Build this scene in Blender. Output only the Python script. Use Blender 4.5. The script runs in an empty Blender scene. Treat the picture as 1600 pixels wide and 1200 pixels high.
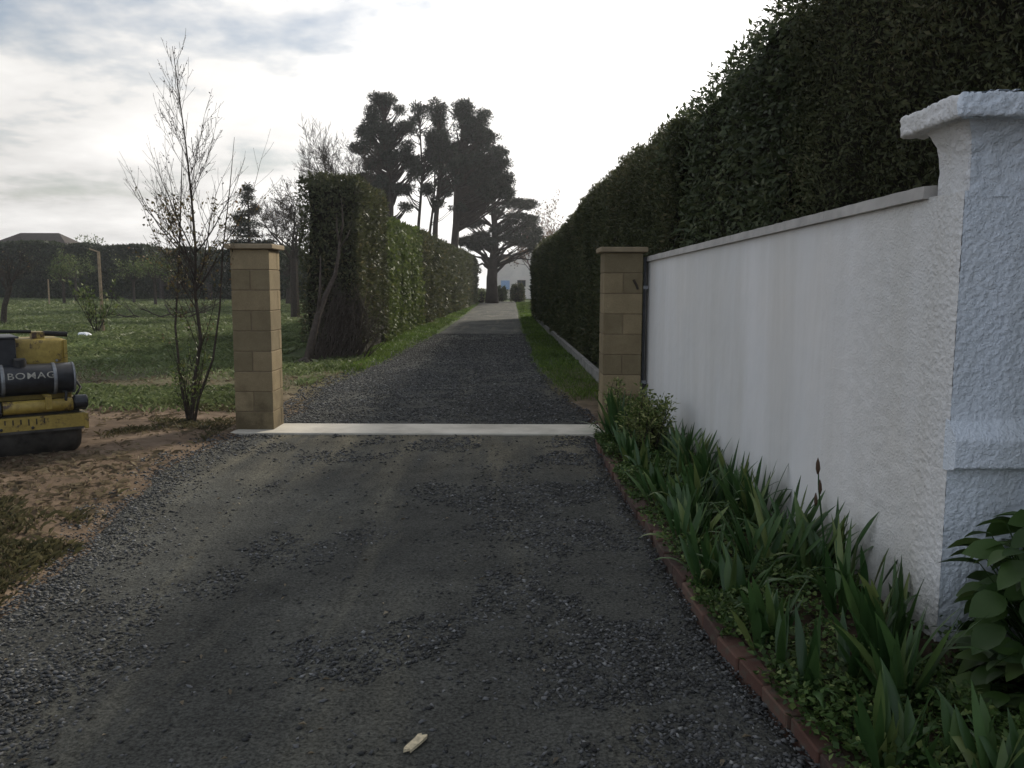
import bpy, bmesh, math, random
import numpy as np
from mathutils import Vector, Matrix
R = math.radians
sc = bpy.context.scene
# ---------------------------------------------------------------- camera
F, PITCH, CAMH = 1330.0, R(6.65), 1.5
cam = bpy.data.cameras.new('camera'); co = bpy.data.objects.new('camera', cam)
sc.collection.objects.link(co); sc.camera = co
cam.sensor_fit = 'HORIZONTAL'; cam.sensor_width = 36; cam.lens = F/1600*36
cam.clip_start = .05; cam.clip_end = 3000
co.location = (0, 0, CAMH)
co.rotation_euler = (Matrix.Rotation(math.pi/2-PITCH, 4, 'X') @ Matrix.Rotation(R(.2), 4, 'Z')).to_euler()
# ---------------------------------------------------------------- light
SUN_AZ, SUN_EL = R(33), R(27)          # azimuth clockwise from +Y (towards +X)
sd = Vector((math.sin(SUN_AZ)*math.cos(SUN_EL), math.cos(SUN_AZ)*math.cos(SUN_EL), math.sin(SUN_EL)))
sl = bpy.data.lights.new('sun', 'SUN'); so = bpy.data.objects.new('sun', sl); sc.collection.objects.link(so)
sl.energy = 4.2; sl.angle = R(6); sl.color = (1, .92, .78)
so.rotation_euler = sd.to_track_quat('Z', 'Y').to_euler()
w = bpy.data.worlds.new('World'); sc.world = w; w.use_nodes = True
nt = w.node_tree; nt.nodes.clear()
def wn(t, **k):
    n = nt.nodes.new(t)
    for a, b in k.items(): setattr(n, a, b)
    return n
out = wn('ShaderNodeOutputWorld'); bg = wn('ShaderNodeBackground'); bg.inputs[1].default_value = .1
sky = wn('ShaderNodeTexSky', sky_type='NISHITA', sun_disc=False, sun_elevation=SUN_EL, sun_rotation=SUN_AZ, air_density=1.2, dust_density=2.0)
tc = wn('ShaderNodeTexCoord')
nrm = wn('ShaderNodeVectorMath', operation='NORMALIZE'); nt.links.new(tc.outputs['Generated'], nrm.inputs[0])
sep = wn('ShaderNodeSeparateXYZ'); nt.links.new(nrm.outputs[0], sep.inputs[0])
# project onto a cloud sheet: xy / (z + .12)
def wm(op, a, b=None, clamp=False):
    m = wn('ShaderNodeMath', operation=op, use_clamp=clamp)
    for i, v in enumerate((a, b)):
        if v is None: continue
        if isinstance(v, (int, float)): m.inputs[i].default_value = v
        else: nt.links.new(v, m.inputs[i])
    return m.outputs[0]
zz = wm('ADD', wm('MAXIMUM', sep.outputs[2], 0.0), .18)
cx = wm('DIVIDE', sep.outputs[0], zz); cy = wm('DIVIDE', sep.outputs[1], zz)
cmb = wn('ShaderNodeCombineXYZ'); nt.links.new(cx, cmb.inputs[0]); nt.links.new(cy, cmb.inputs[1]); cmb.inputs[2].default_value = 3.7
n1 = wn('ShaderNodeTexNoise'); n1.inputs['Scale'].default_value = 2.1; n1.inputs['Detail'].default_value = 7; n1.inputs['Roughness'].default_value = .55
nt.links.new(cmb.outputs[0], n1.inputs['Vector'])
n2 = wn('ShaderNodeTexNoise'); n2.inputs['Scale'].default_value = .9; n2.inputs['Detail'].default_value = 4
nt.links.new(cmb.outputs[0], n2.inputs['Vector'])
dot = wn('ShaderNodeVectorMath', operation='DOT_PRODUCT'); nt.links.new(nrm.outputs[0], dot.inputs[0])
gd = Vector((math.sin(R(10))*math.cos(R(22)), math.cos(R(10))*math.cos(R(22)), math.sin(R(22))))
dot.inputs[1].default_value = gd
dd = wm('MAXIMUM', dot.outputs['Value'], 0.0)
g1 = wm('POWER', dd, 22.0); g2 = wm('POWER', dd, 4.0)
# cloud cover: thick towards the sun, broken elsewhere
cov = wm('ADD', wm('MULTIPLY', wm('SUBTRACT', n1.outputs['Fac'], .43), 5.0), wm('MULTIPLY', g1, 2.0))
hz = wm('POWER', wm('SUBTRACT', 1.0, wm('MAXIMUM', sep.outputs[2], 0.0)), 7.0)
cov = wm('ADD', wm('ADD', cov, wm('MULTIPLY', hz, 1.6)), .25, True)
# brightness of cloud (before the .1 background strength)
br = wm('ADD', wm('ADD', wm('MULTIPLY', g1, 9.0), wm('MULTIPLY', g2, 4.3)), wm('ADD', 2.6, wm('MULTIPLY', n1.outputs['Fac'], 9.0)))
br = wm('ADD', br, wm('MULTIPLY', wm('MAXIMUM', wm('MULTIPLY', dot.outputs['Value'], -1.0), 0.0), 4.5))
ccol = wn('ShaderNodeMix', data_type='RGBA'); nt.links.new(wm('ADD', wm('MULTIPLY', dot.outputs['Value'], .9), .35, True), ccol.inputs['Factor'])
ccol.inputs['A'].default_value = (.84, .91, 1.03, 1); ccol.inputs['B'].default_value = (1.0, .98, .95, 1)
csc = wn('ShaderNodeVectorMath', operation='SCALE'); nt.links.new(ccol.outputs['Result'], csc.inputs[0]); nt.links.new(br, csc.inputs['Scale'])
mx = wn('ShaderNodeMix', data_type='RGBA'); nt.links.new(cov, mx.inputs['Factor'])
ssc = wn('ShaderNodeVectorMath', operation='MULTIPLY'); nt.links.new(sky.outputs[0], ssc.inputs[0]); ssc.inputs[1].default_value = (1.0, 1.0, 1.05)
nt.links.new(ssc.outputs[0], mx.inputs['A']); nt.links.new(csc.outputs[0], mx.inputs['B'])
nt.links.new(mx.outputs['Result'], bg.inputs[0]); nt.links.new(bg.outputs[0], out.inputs[0])
sc.view_settings.view_transform = 'Standard'; sc.view_settings.look = 'None'
sc.view_settings.exposure = 0.0; sc.view_settings.gamma = 1
sc.render.engine = 'CYCLES'
# ---------------------------------------------------------------- helpers
rng = np.random.default_rng(7); random.seed(7)
C = sc.collection
def _h(ix, iy, iz, s):
    n = (ix*374761393 + iy*668265263 + iz*2147483647 + s*1274126177) & 0xffffffff
    n = ((n ^ (n >> 13))*1103515245) & 0xffffffff; n = (n ^ (n >> 16)) & 0xffffffff
    n = (n*2654435761) & 0xffffffff
    return ((n ^ (n >> 15)) & 0xffff)/65535.0
def vn(x, y, z=0.0, s=0):
    x, y, z = np.broadcast_arrays(np.asarray(x, float), np.asarray(y, float), np.asarray(z, float))
    ix, iy, iz = np.floor(x).astype(np.int64), np.floor(y).astype(np.int64), np.floor(z).astype(np.int64)
    fx, fy, fz = x-ix, y-iy, z-iz
    fx, fy, fz = [f*f*(3-2*f) for f in (fx, fy, fz)]
    r = 0
    for a in (0, 1):
        for b in (0, 1):
            for c in (0, 1):
                r = r + _h(ix+a, iy+b, iz+c, s)*(fx if a else 1-fx)*(fy if b else 1-fy)*(fz if c else 1-fz)
    return r
def fbm(x, y, z=0.0, s=0, o=3):
    t = 0; a = .5; k = 1
    for i in range(o): t = t+a*vn(np.asarray(x)*k, np.asarray(y)*k, np.asarray(z)*k, s+i); a *= .5; k *= 2
    return t/(1-.5**o)
def sstep(a, b, x):
    t = np.clip((np.asarray(x, float)-a)/(b-a), 0, 1); return t*t*(3-2*t)
def at(u, v, Y):          # world point seen at photo pixel (u,v) at depth Y
    d = Vector((0, math.cos(PITCH), -math.sin(PITCH))) + Vector((1, 0, 0))*(u-800)/F + Vector((0, math.sin(PITCH), math.cos(PITCH)))*(600-v)/F
    return Vector((0, 0, CAMH)) + d*(Y/d.y)
def link(o, parent=None):
    C.objects.link(o)
    if parent is not None: o.parent = parent
    return o
def tag(o, label=None, cat=None, group=None, kind=None):
    if label: o['label'] = label
    if cat: o['category'] = cat
    if group: o['group'] = group
    if kind: o['kind'] = kind
    return o
def empty(name, loc=(0, 0, 0), rz=0, label=None, cat=None, group=None):
    o = bpy.data.objects.new(name, None); o.empty_display_size = .1; C.objects.link(o); o.location = loc; o.rotation_euler = (0, 0, rz)
    return tag(o, label, cat, group)
def npmesh(name, V, Fc, m, parent=None, rnd=None, smooth=False):
    V = np.asarray(V, np.float32); Fc = np.asarray(Fc, np.int32); k = Fc.shape[1]
    me = bpy.data.meshes.new(name)
    me.vertices.add(len(V)); me.vertices.foreach_set('co', V.ravel())
    me.loops.add(Fc.size); me.loops.foreach_set('vertex_index', Fc.ravel())
    me.polygons.add(len(Fc)); me.polygons.foreach_set('loop_start', np.arange(0, Fc.size, k, dtype=np.int32))
    me.polygons.foreach_set('loop_total', np.full(len(Fc), k, np.int32))
    if smooth: me.polygons.foreach_set('use_smooth', np.ones(len(Fc), bool))
    if rnd is not None:
        a = me.attributes.new('rnd', 'FLOAT', 'POINT'); a.data.foreach_set('value', np.asarray(rnd, np.float32))
    me.update(calc_edges=True); me.validate()
    me.materials.append(m)
    o = bpy.data.objects.new(name, me)
    return link(o, parent)
class MB:                 # collects geometry for ONE mesh
    def __init__(s): s.v = []; s.f = []
    def add(s, v, f):
        n = len(s.v); s.v += [tuple(p) for p in v]; s.f += [tuple(i+n for i in q) for q in f]
    def box(s, x0, x1, y0, y1, z0, z1):
        s.add([(x0,y0,z0),(x1,y0,z0),(x1,y1,z0),(x0,y1,z0),(x0,y0,z1),(x1,y0,z1),(x1,y1,z1),(x0,y1,z1)],
              [(0,3,2,1),(4,5,6,7),(0,1,5,4),(1,2,6,5),(2,3,7,6),(3,0,4,7)])
    def tube(s, pts, rad, n=6, cap=True):
        pts = [Vector(p) for p in pts]; k = len(pts); vs = []
        if isinstance(rad, (int, float)): rad = [rad]*k
        up = Vector((0, 0, 1)); ref = None
        for i, p in enumerate(pts):
            t = (pts[min(i+1, k-1)]-pts[max(i-1, 0)])
            if t.length < 1e-9: t = up.copy()
            t.normalize()
            if ref is None: ref = Vector((1, 0, 0)) if abs(t.x) < .8 else Vector((0, 1, 0))
            a = (ref-t*ref.dot(t)).normalized(); b = t.cross(a); ref = a
            for j in range(n):
                q = 2*math.pi*j/n; vs.append(p+(a*math.cos(q)+b*math.sin(q))*rad[i])
        fs = [(i*n+j, i*n+(j+1) % n, (i+1)*n+(j+1) % n, (i+1)*n+j) for i in range(k-1) for j in range(n)]
        if cap: fs += [tuple(range(n-1, -1, -1)), tuple((k-1)*n+j for j in range(n))]
        s.add(vs, fs)
    def build(s, name, m, parent=None, smooth=False, bevel=0):
        me = bpy.data.meshes.new(name); me.from_pydata(s.v, [], s.f); me.materials.append(m)
        if smooth: me.polygons.foreach_set('use_smooth', [True]*len(me.polygons))
        o = bpy.data.objects.new(name, me); link(o, parent)
        if bevel:
            b = o.modifiers.new('bevel', 'BEVEL'); b.width = bevel; b.segments = 2; b.limit_method = 'ANGLE'
        return o
def leaves(c, d, nrm, L, W, fold=.15):     # c,d,nrm (N,3); L,W (N,) -> quads
    d = d/np.maximum(np.linalg.norm(d, axis=1, keepdims=True), 1e-6)
    s = np.cross(d, nrm); s /= np.maximum(np.linalg.norm(s, axis=1, keepdims=True), 1e-6)
    n = np.cross(s, d); L = np.asarray(L)[:, None]; W = np.asarray(W)[:, None]
    V = np.stack([c, c+d*L*.45+s*W*.5+n*W*fold, c+d*L-n*L*.1, c+d*L*.45-s*W*.5+n*W*fold], 1).reshape(-1, 3)
    Fq = np.arange(len(c)*4).reshape(-1, 4)
    return V, Fq
def rdir(n): 
    v = rng.normal(size=(n, 3)); return v/np.linalg.norm(v, axis=1, keepdims=True)
# ---------------------------------------------------------------- materials
def mat(name):
    m = bpy.data.materials.new(name); m.use_nodes = True; t = m.node_tree
    return m, t, t.nodes['Principled BSDF'], t.nodes['Material Output']
def nd(t, ty, **k):
    n = t.nodes.new(ty)
    for a, b in k.items(): setattr(n, a, b)
    return n
def noise(t, scale, detail=4, rough=.55, vec=None, dist=0):
    n = nd(t, 'ShaderNodeTexNoise'); n.inputs['Scale'].default_value = scale; n.inputs['Detail'].default_value = detail
    n.inputs['Roughness'].default_value = rough; n.inputs['Distortion'].default_value = dist
    if vec is not None: t.links.new(vec, n.inputs['Vector'])
    return n
def ramp(t, fac, stops):
    r = nd(t, 'ShaderNodeValToRGB'); e = r.color_ramp.elements
    while len(e) > 1: e.remove(e[0])
    e[0].position = stops[0][0]; c = stops[0][1]; e[0].color = (*c, 1) if len(c) == 3 else c
    for p, c in stops[1:]:
        q = e.new(p); q.color = (*c, 1)
    t.links.new(fac, r.inputs[0]); return r.outputs[0]
def mixc(t, fac, a, b, bt='MIX'):
    m = nd(t, 'ShaderNodeMix', data_type='RGBA', blend_type=bt)
    for k, v in (('Factor', fac), ('A', a), ('B', b)):
        if isinstance(v, (int, float)): m.inputs[k].default_value = v
        elif isinstance(v, tuple): m.inputs[k].default_value = (*v, 1)
        else: t.links.new(v, m.inputs[k])
    return m.outputs['Result']
def pos(t): return nd(t, 'ShaderNodeNewGeometry').outputs['Position']
def mapv(t, vec, sc_):
    m = nd(t, 'ShaderNodeMapping'); m.inputs['Scale'].default_value = sc_; t.links.new(vec, m.inputs['Vector']); return m.outputs[0]
def bump(t, bs, h, strength, dist, prev=None):
    b = nd(t, 'ShaderNodeBump'); b.inputs['Strength'].default_value = strength; b.inputs['Distance'].default_value = dist
    t.links.new(h, b.inputs['Height'])
    if prev is not None: t.links.new(prev, b.inputs['Normal'])
    t.links.new(b.outputs[0], bs.inputs['Normal']); return b.outputs[0]
def leafmat(name, c0, c1, c2=None, clump=.8, trans=.3, rough=.55, spec=.3, cl2=(.75, 1.25)):
    m, t, b, o = mat(name)
    a = nd(t, 'ShaderNodeAttribute', attribute_name='rnd')
    st = [(0, c0), (.75, c1)] + ([(.97, c2)] if c2 else [])
    col = ramp(t, a.outputs['Fac'], st)
    n = noise(t, clump, 3, .6, pos(t))
    v = ramp(t, n.outputs['Fac'], [(.3, (cl2[0],)*3), (.7, (cl2[1],)*3)])
    col = mixc(t, 1.0, col, v, 'MULTIPLY')
    t.links.new(col, b.inputs['Base Color']); b.inputs['Roughness'].default_value = rough; b.inputs['Specular IOR Level'].default_value = spec
    tr = nd(t, 'ShaderNodeBsdfTranslucent'); t.links.new(col, tr.inputs[0])
    ms = nd(t, 'ShaderNodeMixShader'); ms.inputs[0].default_value = trans
    t.links.new(b.outputs[0], ms.inputs[1]); t.links.new(tr.outputs[0], ms.inputs[2]); t.links.new(ms.outputs[0], o.inputs[0])
    return m
def plain(name, c, rough=.6, spec=.4, metal=0, var=.25, nscale=12, bmp=.2, bd=.003):
    m, t, b, o = mat(name); n = noise(t, nscale, 5, .6, pos(t))
    col = ramp(t, n.outputs['Fac'], [(.3, tuple(x*(1-var) for x in c)), (.7, tuple(min(1, x*(1+var)) for x in c))])
    t.links.new(col, b.inputs['Base Color']); b.inputs['Roughness'].default_value = rough
    b.inputs['Specular IOR Level'].default_value = spec; b.inputs['Metallic'].default_value = metal
    n2 = noise(t, nscale*5, 4, .6, pos(t)); bump(t, b, n2.outputs['Fac'], bmp, bd)
    return m
M = {}
M['conifer'] = leafmat('conifer_foliage', (.044, .053, .026), (.092, .10, .046), (.15, .13, .07), .9, spec=.15)
M['conifer_brown'] = leafmat('browned_hedge', (.034, .040, .018), (.078, .088, .038), (.15, .125, .06), 1.4)
M['laurel'] = leafmat('laurel_leaf', (.038, .052, .025), (.082, .102, .045), (.12, .13, .06), .9, rough=.5, spec=.25)
M['ivy'] = leafmat('ivy_leaf', (.048, .07, .02), (.118, .152, .042), (.18, .19, .07), 1.2, rough=.6, spec=.2)
M['far_hedge'] = leafmat('far_hedge_leaf', (.017, .026, .011), (.035, .048, .018), (.07, .075, .035), .25)
M['pine'] = leafmat('pine_needles', (.010, .017, .011), (.024, .036, .02), (.04, .05, .028), .5, trans=.15)
M['bronze'] = leafmat('bronze_bud_leaf', (.10, .06, .035), (.2, .12, .07), (.24, .15, .1), 1)
M['sapling_leaf'] = leafmat('sapling_leaf', (.06, .055, .022), (.13, .11, .045), (.2, .12, .06), 2)
M['young_leaf'] = leafmat('young_green_leaf', (.05, .075, .022), (.11, .15, .04), (.18, .19, .07), 2)
M['iris'] = leafmat('iris_leaf', (.03, .07, .02), (.064, .122, .035), (.15, .19, .06), 3, trans=.25, rough=.42, spec=.4)
M['cover'] = leafmat('ground_cover_leaf', (.035, .07, .018), (.075, .13, .03), (.2, .25, .08), 3)
M['bigleaf'] = leafmat('broad_leaf', (.035, .07, .018), (.07, .125, .03), (.11, .16, .05), 3, rough=.45)
M['variegated'] = leafmat('variegated_leaf', (.07, .12, .03), (.19, .22, .07), (.45, .45, .2), 3)
M['striped'] = leafmat('striped_leaf', (.25, .33, .2), (.5, .55, .42), (.6, .62, .5), 3)
M['grass'] = leafmat('grass_blade', (.05, .095, .015), (.13, .19, .035), (.22, .23, .08), .5, trans=.3, cl2=(.6, 1.35))
M['meadow'] = leafmat('meadow_grass_blade', (.085, .115, .042), (.18, .215, .09), (.32, .34, .23), .45, trans=.3, cl2=(.65, 1.3))
M['dry'] = leafmat('dry_twig_and_grass', (.09, .07, .045), (.2, .16, .10), (.38, .32, .22), 2)
M['rough_grass'] = leafmat('tired_grass', (.05, .05, .022), (.115, .10, .05), (.22, .17, .10), 1.5, trans=.3)
M['hedge_core'] = plain('hedge_light_stop', (.022, .02, .013), .95, .1, 0, .5, 9, .8, .03)  # near-black solid filling added inside hedges and bushes to stop light
M['bark'] = plain('bark', (.055, .045, .036), .9, .15, 0, .4, 14, .8, .01)
M['bark_grey'] = plain('dead_wood_bark', (.065, .052, .042), .9, .15, 0, .4, 14, .8, .01)
M['bark_pine'] = plain('pine_bark', (.035, .027, .022), .9, .15, 0, .4, 3, .6, .03)
M['twig_red'] = plain('budding_twig', (.13, .075, .055), .9, .15, 0, .3, 3)
M['stake'] = plain('weathered_stake', (.3, .23, .15), .85, .2, 0, .3, 10)
M['cream'] = plain('cream_painted_wood', (.5, .46, .36), .8)
M['yellow'] = None
def yellow_mat():
    m, t, b, o = mat('worn_yellow_paint'); p = nd(t, 'ShaderNodeTexCoord').outputs['Object']
    n = noise(t, 9, 8, .7, p); n2 = noise(t, 2.5, 4, .6, p); n3 = noise(t, 40, 3, .5, p)
    base = ramp(t, n2.outputs['Fac'], [(.3, (.27, .19, .035)), (.7, (.42, .31, .07))])
    f = ramp(t, n.outputs['Fac'], [(.55, (0, 0, 0)), (.63, (1, 1, 1))]); g4 = noise(t, 22, 6, .75, p); base = mixc(t, 1.0, base, ramp(t, g4.outputs['Fac'], [(.3, (.6, .58, .55)), (.6, (1.05,)*3)]), 'MULTIPLY')
    c = mixc(t, f, base, (.055, .03, .018)); t.links.new(c, b.inputs['Base Color'])
    b.inputs['Roughness'].default_value = .55; bump(t, b, n3.outputs['Fac'], .25, .002); return m
M['yellow'] = yellow_mat()
M['drum'] = plain('worn_drum_steel', (.065, .06, .052), .75, .35, .2, .6, 7, .5, .004)
M['blackmetal'] = plain('black_paint', (.016, .018, .022), .42, .5, 0, .5, 20)
M['greymetal'] = plain('dull_steel', (.22, .23, .24), .5, .5, .4, .3, 20)
M['rubber'] = plain('black_rubber', (.015, .015, .015), .7)
M['faded'] = plain('faded_lettering', (.3, .29, .25), .7, .3, 0, .5, 60)
M['bagplastic'] = plain('white_plastic', (.75, .77, .8), .4)
M['cement'] = plain('grey_concrete', (.23, .22, .20), .9, .2, 0, .3, 5, .5, .004)
M['slate'] = plain('roof_slate', (.06, .06, .062), .7, .3, 0, .25, 2)
M['tile'] = plain('brown_roof_tile', (.045, .036, .03), .8, .2, 0, .3, 2)
M['glass'] = plain('dark_glass', (.02, .025, .03), .1, .5)
M['shutter'] = plain('pale_blue_shutter', (.35, .48, .68), .6)
M['brownwood'] = plain('brown_window_frame', (.11, .07, .05), .6)
M['render_wall'] = plain('pinkish_render', (.80, .73, .66), .9, .2, 0, .1, 1)
M['splinter'] = plain('pale_split_wood', (.62, .53, .36), .8, .2, 0, .35, 60, .6, .003)
def threshold_mat():
    m, t, b, o = mat('pale_concrete'); p = pos(t)
    n = noise(t, 2.2, 6, .65, p); n2 = noise(t, 60, 4, .6, p)
    c = ramp(t, n.outputs['Fac'], [(.3, (.38, .35, .29)), (.55, (.56, .52, .44)), (.75, (.64, .60, .52))])
    t.links.new(c, b.inputs['Base Color']); b.inputs['Roughness'].default_value = .85; bump(t, b, n2.outputs['Fac'], .3, .002); return m
M['threshold'] = threshold_mat()
def block_mat():
    m, t, b, o = mat('buff_block'); p = pos(t)
    a = nd(t, 'ShaderNodeAttribute', attribute_name='rnd')
    base = ramp(t, a.outputs['Fac'], [(0, (.17, .138, .082)), (.5, (.225, .178, .105)), (1, (.285, .228, .135))])
    n = noise(t, 5, 6, .65, p); v = ramp(t, n.outputs['Fac'], [(.3, (.82, .8, .78)), (.7, (1.12, 1.12, 1.12))])
    c = mixc(t, 1.0, base, v, 'MULTIPLY')
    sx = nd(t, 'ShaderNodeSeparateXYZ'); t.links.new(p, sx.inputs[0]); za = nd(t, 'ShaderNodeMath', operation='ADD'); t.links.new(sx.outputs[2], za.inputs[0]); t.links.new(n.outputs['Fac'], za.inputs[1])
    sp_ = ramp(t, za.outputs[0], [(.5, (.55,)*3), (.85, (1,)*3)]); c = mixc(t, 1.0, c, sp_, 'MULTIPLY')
    n2 = noise(t, 160, 4, .7, p); v2 = ramp(t, n2.outputs['Fac'], [(.3, (.8,)*3), (.7, (1.15,)*3)]); c = mixc(t, 1.0, c, v2, 'MULTIPLY')
    t.links.new(c, b.inputs['Base Color']); b.inputs['Roughness'].default_value = .92; b.inputs['Specular IOR Level'].default_value = .2
    bump(t, b, n2.outputs['Fac'], .5, .003); return m
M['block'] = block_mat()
M['mortar'] = plain('mortar', (.17, .13, .085), .95, .1, 0, .2, 30)
M['capstone'] = plain('buff_capstone', (.25, .20, .13), .9, .2, 0, .15, 8, .4, .003)
def brick_mat():
    m, t, b, o = mat('old_red_brick'); p = pos(t)
    a = nd(t, 'ShaderNodeAttribute', attribute_name='rnd')
    base = ramp(t, a.outputs['Fac'], [(0, (.055, .03, .022)), (.6, (.10, .045, .03)), (1, (.14, .085, .06))])
    n = noise(t, 14, 6, .7, p); f = ramp(t, n.outputs['Fac'], [(.5, (0,)*3), (.68, (1,)*3)])
    c = mixc(t, f, base, (.09, .085, .06)); t.links.new(c, b.inputs['Base Color']); b.inputs['Roughness'].default_value = .95
    n2 = noise(t, 90, 4, .7, p); bump(t, b, n2.outputs['Fac'], .6, .004); return m
M['brick'] = brick_mat()
def render_mat(name, rough_all, base=(.82, .81, .79)):
    m, t, b, o = mat(name); p = pos(t)
    # grime streaks run down the wall
    st = noise(t, 1.0, 7, .68, mapv(t, p, (2.3, 2.3, .25)), .5); st2 = noise(t, .8, 5, .6, p)
    f = ramp(t, st.outputs['Fac'], [(.36, (1,)*3), (.66, (0,)*3)])
    g = ramp(t, st2.outputs['Fac'], [(.35, (.93, .94, .95)), (.7, (1.02, 1.0, .98))])
    dirty = tuple(x*f_ for x, f_ in zip(base, (.87, .86, .83)))
    c = mixc(t, f, base, dirty); c = mixc(t, 1.0, c, g, 'MULTIPLY')
    sx = nd(t, 'ShaderNodeSeparateXYZ'); t.links.new(p, sx.inputs[0])
    # green-brown splash stain along the foot
    zn = nd(t, 'ShaderNodeMath', operation='ADD'); t.links.new(sx.outputs[2], zn.inputs[0])
    sn = nd(t, 'ShaderNodeMath', operation='MULTIPLY'); t.links.new(st.outputs['Fac'], sn.inputs[0]); sn.inputs[1].default_value = .5; t.links.new(sn.outputs[0], zn.inputs[1])
    ff = ramp(t, zn.outputs[0], [(.25, (.75,)*3), (.62, (0,)*3)])
    c = mixc(t, ff, c, (.26, .25, .19))
    t.links.new(c, b.inputs['Base Color']); b.inputs['Roughness'].default_value = .9; b.inputs['Specular IOR Level'].default_value = .2
    # texture: fine sand, plus thrown roughcast lumps near the pier
    fine = noise(t, 130, 3, .6, p); n1_ = bump(t, b, fine.outputs['Fac'], .35, .002)
    lump = noise(t, 88, 3, .6, p, .3); lr = ramp(t, lump.outputs['Fac'], [(.42, (0,)*3), (.62, (1,)*3)])
    vo = nd(t, 'ShaderNodeTexVoronoi', feature='SMOOTH_F1'); vo.inputs['Scale'].default_value = 78; vo.inputs['Smoothness'].default_value = .3
    wob = noise(t, 30, 3, .6, p); wv = mixc(t, .03, p, wob.outputs['Color'], 'ADD'); t.links.new(wv, vo.inputs['Vector'])
    pv_ = ramp(t, vo.outputs['Distance'], [(.08, (1,)*3), (.62, (0,)*3)]); lr = mixc(t, .2, pv_, lr)
    if rough_all: msk = None; s_ = lr
    else:
        mr = nd(t, 'ShaderNodeMapRange'); mr.inputs['From Min'].default_value = 4.7; mr.inputs['From Max'].default_value = 3.85
        mr.inputs['To Min'].default_value = 0.06; mr.inputs['To Max'].default_value = .8; t.links.new(sx.outputs[1], mr.inputs['Value'])
        mm = nd(t, 'ShaderNodeMath', operation='MULTIPLY'); t.links.new(lr, mm.inputs[0]); t.links.new(mr.outputs[0], mm.inputs[1]); s_ = mm.outputs[0]
    bump(t, b, s_, .8, .004, n1_)
    return m
M['wall'] = render_mat('white_render', False)
M['rough'] = render_mat('white_roughcast', True, (.82, .82, .82))
M['skytint_rough'] = render_mat('white_roughcast_sky_tint', True, (.79, .85, .92))  # white roughcast with blue skylight painted into the colour of street-facing sides
M['coping'] = plain('coping_stone', (.42, .40, .37), .85, .2, 0, .2, 7, .5, .004)
def drive_mat():
    m, t, b, o = mat('rolled_stone_dust'); p = pos(t)
    big = noise(t, .55, 5, .6, p, .8); str_ = noise(t, 1.0, 6, .6, mapv(t, p, (2.6, .28, 1)), .4); mid = noise(t, 3.0, 6, .7, p); fin = noise(t, 75, 4, .75, p)
    c = ramp(t, big.outputs['Fac'], [(.3, (.038, .039, .036)), (.7, (.088, .088, .077))])
    f = ramp(t, str_.outputs['Fac'], [(.52, (0,)*3), (.70, (.55,)*3)]); c = mixc(t, f, c, (.14, .132, .10))
    # pale swept patch just outside the threshold
    sx = nd(t, 'ShaderNodeSeparateXYZ'); t.links.new(p, sx.inputs[0])
    mr = nd(t, 'ShaderNodeMapRange'); mr.inputs['From Min'].default_value = 6.0; mr.inputs['From Max'].default_value = 8.3; t.links.new(sx.outputs[1], mr.inputs['Value'])
    gt = nd(t, 'ShaderNodeMath', operation='LESS_THAN'); t.links.new(sx.outputs[1], gt.inputs[0]); gt.inputs[1].default_value = 8.6
    mu = nd(t, 'ShaderNodeMath', operation='MULTIPLY'); t.links.new(mr.outputs[0], mu.inputs[0]); t.links.new(gt.outputs[0], mu.inputs[1])
    mu2 = nd(t, 'ShaderNodeMath', operation='MULTIPLY'); t.links.new(mu.outputs[0], mu2.inputs[0]); t.links.new(ramp(t, str_.outputs['Fac'], [(.36, (0,)*3), (.6, (.9,)*3)]), mu2.inputs[1])
    c = mixc(t, mu2.outputs[0], c, (.17, .15, .105))
    v = ramp(t, mid.outputs['Fac'], [(.3, (.78,)*3), (.7, (1.2,)*3)]); c = mixc(t, 1.0, c, v, 'MULTIPLY')
    v = ramp(t, fin.outputs['Fac'], [(.34, (.35,)*3), (.64, (1.55,)*3)]); c = mixc(t, 1.0, c, v, 'MULTIPLY')
    # the lane beyond the gate is older, drier, slightly paler stone
    mr2 = nd(t, 'ShaderNodeMapRange'); mr2.inputs['From Min'].default_value = 8.7; mr2.inputs['From Max'].default_value = 22; mr2.inputs['To Max'].default_value = .8; t.links.new(sx.outputs[1], mr2.inputs['Value'])
    c = mixc(t, mr2.outputs[0], c, mixc(t, 1.0, c, (1.5, 1.5, 1.55), 'MULTIPLY'))
    t.links.new(c, b.inputs['Base Color']); b.inputs['Roughness'].default_value = .95; b.inputs['Specular IOR Level'].default_value = .12
    vo = nd(t, 'ShaderNodeTexVoronoi'); vo.inputs['Scale'].default_value = 70; t.links.new(p, vo.inputs['Vector'])
    b1 = bump(t, b, vo.outputs['Distance'], .6, .006); b2 = bump(t, b, mid.outputs['Fac'], .7, .03, b1); bump(t, b, fin.outputs['Fac'], .6, .005, b2)
    return m
M['drive'] = drive_mat()
def stone_mat():
    m, t, b, o = mat('crushed_blue_grey_stone'); a = nd(t, 'ShaderNodeAttribute', attribute_name='rnd')
    c = ramp(t, a.outputs['Fac'], [(0, (.028, .028, .027)), (.7, (.078, .079, .077)), (.96, (.15, .15, .15)), (1, (.26, .26, .25))])
    t.links.new(c, b.inputs['Base Color']); b.inputs['Roughness'].default_value = .8; b.inputs['Specular IOR Level'].default_value = .25; return m
M['stone'] = stone_mat()
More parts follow.
